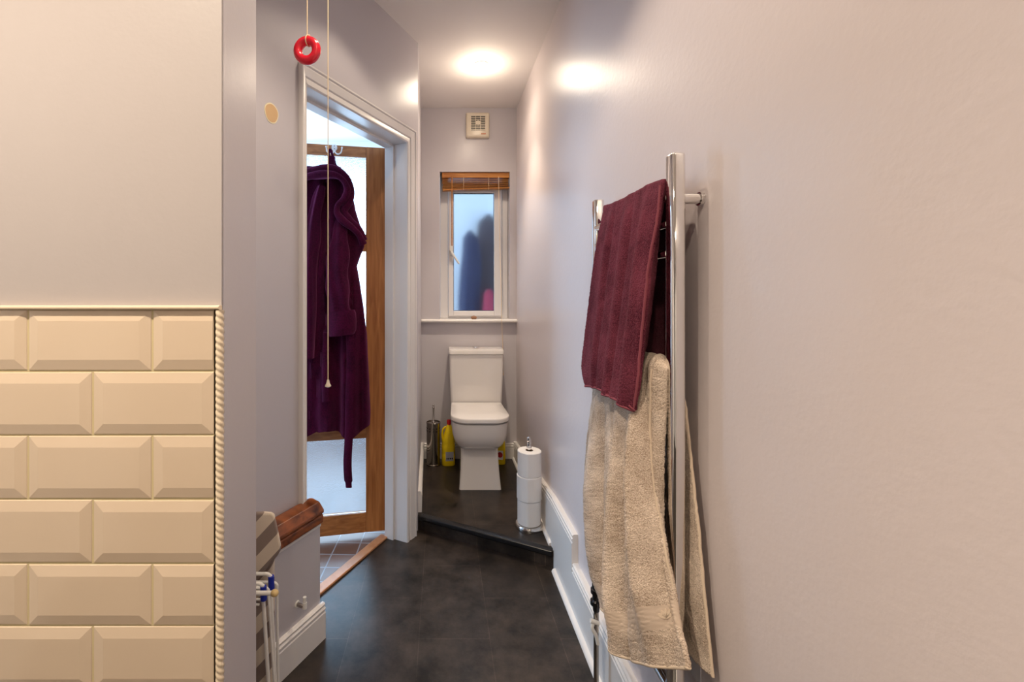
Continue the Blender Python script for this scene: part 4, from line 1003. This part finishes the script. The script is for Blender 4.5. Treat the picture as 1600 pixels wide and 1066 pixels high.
# ------------------------------------------------------------------ capped pipe on the low wall
r_ = (466-PX)/F
def on_low(px, n): # s where ray meets plane n
    rr_ = (px-PX)/F; A = C0+N*n; return -(A.x-rr_*A.y)/(E.x-rr_*E.y)
sv = on_low(464, LN); yv = (C0+E*sv+N*LN).y; zv = CH-(944-PY)/F*yv
pv = thing('capped_pipe', 'small capped water pipe stub on the low grey wall', 'pipe', tuple(W(sv, LN, zv)))
bm = B(); tube(bm, [W(sv, LN+0.0005, zv), W(sv, LN+0.020, zv), W(sv-0.004, LN+0.032, zv)], 0.0065, 14); obj('pipe_elbow', bm, M_steel, pv, smooth=40)
bm = B(); tube(bm, [W(sv, LN+0.0006, zv), W(sv, LN+0.004, zv)], 0.011, 18); obj('pipe_collar', bm, M_white, pv, smooth=40)
bm = B(); tube(bm, [W(sv-0.004, LN+0.030, zv-0.008), W(sv-0.004, LN+0.030, zv+0.012)], 0.0075, 14); tube(bm, [W(sv-0.004, LN+0.030, zv+0.012), W(sv-0.004, LN+0.030, zv+0.030)], 0.0058, 14, ); obj('pipe_cap', bm, M_white, pv, smooth=40)

# ------------------------------------------------------------------ clothes airer and striped ironing-board cover behind the stub wall
YA = 1.14; ka = YA/F
def A(x, y, Y=YA): return P(x, y, Y)
ai = thing('clothes_airer', 'folded white wire clothes airer with blue clips behind the stub wall', 'clothes airer', (-0.5, YA, 0))
def wire(name, pts, r_=0.0042, m=M_white, sub=6, lab=None):
    bm = B(); tube(bm, catmull(pts, sub), r_, 12); return obj(name, bm, m, ai, smooth=60, label=lab)
def down(x, Y, xb): p = P(x, 905, Y); q = Vector((xb, Y, 0.004)); return p, q
# outer frame: top tube coming from the left, bending down into a leg
def hoop(x, y, Y, dxb, r_=0.0045, left=-0.60):
    top = P(x, y, Y); z = top.z; X = top.x
    pts = [Vector((left, Y+0.004, z))]+[Vector((X-0.03, Y, z)), Vector((X-0.012, Y, z)), Vector((X-0.003, Y, z-0.004)), Vector((X, Y, z-0.014)), Vector((X+dxb*0.05, Y, z-0.05)), Vector((X+dxb, Y, 0.005))]
    wire('frame_tube', pts, r_)
hoop(423, 897, 1.16, 0.022); hoop(411, 912, 1.10, 0.030)
hoop(420, 918, 1.13, 0.03, 0.0032); hoop(433, 910, 1.19, 0.004, 0.0036)
for (x, y, Y) in ((423.5, 899, 1.16), (411.5, 915, 1.10)):
    bm = B(); p = P(x, y+1, Y); tube(bm, [p, p+Vector((0.001, 0, -0.034))], 0.0075, 14); obj('clip', bm, M_blue, ai, smooth=40, bevel=0.001, label='blue plastic clip')
p = P(429, 927, 1.08)
wire('cross_tube', [Vector((-0.62, 1.08, p.z)), Vector((-0.5, 1.08, p.z)), p], 0.0052)
bm = B(); sphere(bm, p, 0.0085, (1.15, 1, 1)); obj('end_cap', bm, plain('yellowed_plastic', srgb(214, 186, 130), 0.4), ai, smooth=60, label='yellowed plastic end cap')
for y, Y, xx in ((920, 1.12, 414), (937, 1.11, 409), (945, 1.12, 405)):
    p = P(xx, y, Y); wire('rack_wire', [Vector((-0.62, Y, p.z)), Vector((-0.5, Y, p.z)), p], 0.0028)
for xa in (-0.505, -0.545, -0.585):
    wire('rack_wire', [Vector((xa, 1.17, 0.50)), Vector((xa+0.01, 1.17, 0.01))], 0.0028)
# ironing board, folded, standing upright: striped cover
bt2 = thing('ironing_board', 'upright ironing board with taupe and white striped cover behind the airer', 'ironing board', (-0.56, 1.24, 0))
YI = 1.235
def side_pts():
    # outline of the board in its own plane (depth Y nearly constant): list of (px, py)
    return [(438, 868), (440.5, 862), (441, 855), (430, 806), (428, 801.5), (424, 800)]
bm = B(); uvl = bm.loops.layers.uv.verify()
# wrapped nose: slanted soft box (top edge of board) with rounded outline
nose = [(395, 800), (412, 799), (424, 800), (429, 803), (434, 826), (439, 850), (439.5, 858), (434, 868), (424, 880), (395, 915)]
def ring_(Y, sc=1.0, c=(412, 850)): return [P(c[0]+(x-c[0])*sc, c[1]+(y-c[1])*sc, Y) for x, y in nose]
loft(bm, [ring_(1.195, 0.90), ring_(1.20, 0.985), ring_(1.208), ring_(1.245), ring_(1.255, 0.98), ring_(1.26, 0.9)])
for f in bm.faces:
    for l in f.loops: c = l.vert.co; l[uvl].uv = ((c.x+c.y*0.5), c.z)
obj('cover_nose', bm, M_stripe, bt2, smooth=50, bevel=0.004)
bm = B(); uvl = bm.loops.layers.uv.verify()
x_r = (430.5-PX)/F*1.245
pts_ = rrect(x_r-0.062, 1.235, 0.124, 0.026, 0.011, 4)
loft(bm, [[Vector((x+0.0*z, y, z)) for x, y in pts_] for z in (0.02, 0.2, 0.4, 0.535)])
for f in bm.faces:
    for l in f.loops: c = l.vert.co; l[uvl].uv = ((c.x+c.y*0.5), c.z)
obj('board_cover', bm, M_stripe, bt2, smooth=50)
for xx in (0.10, 0.04): bm = B(); box(bm, (x_r-xx, 1.228, 0.0005), (x_r-xx+0.025, 1.242, 0.03)); obj('board_foot', bm, M_grey, bt2)
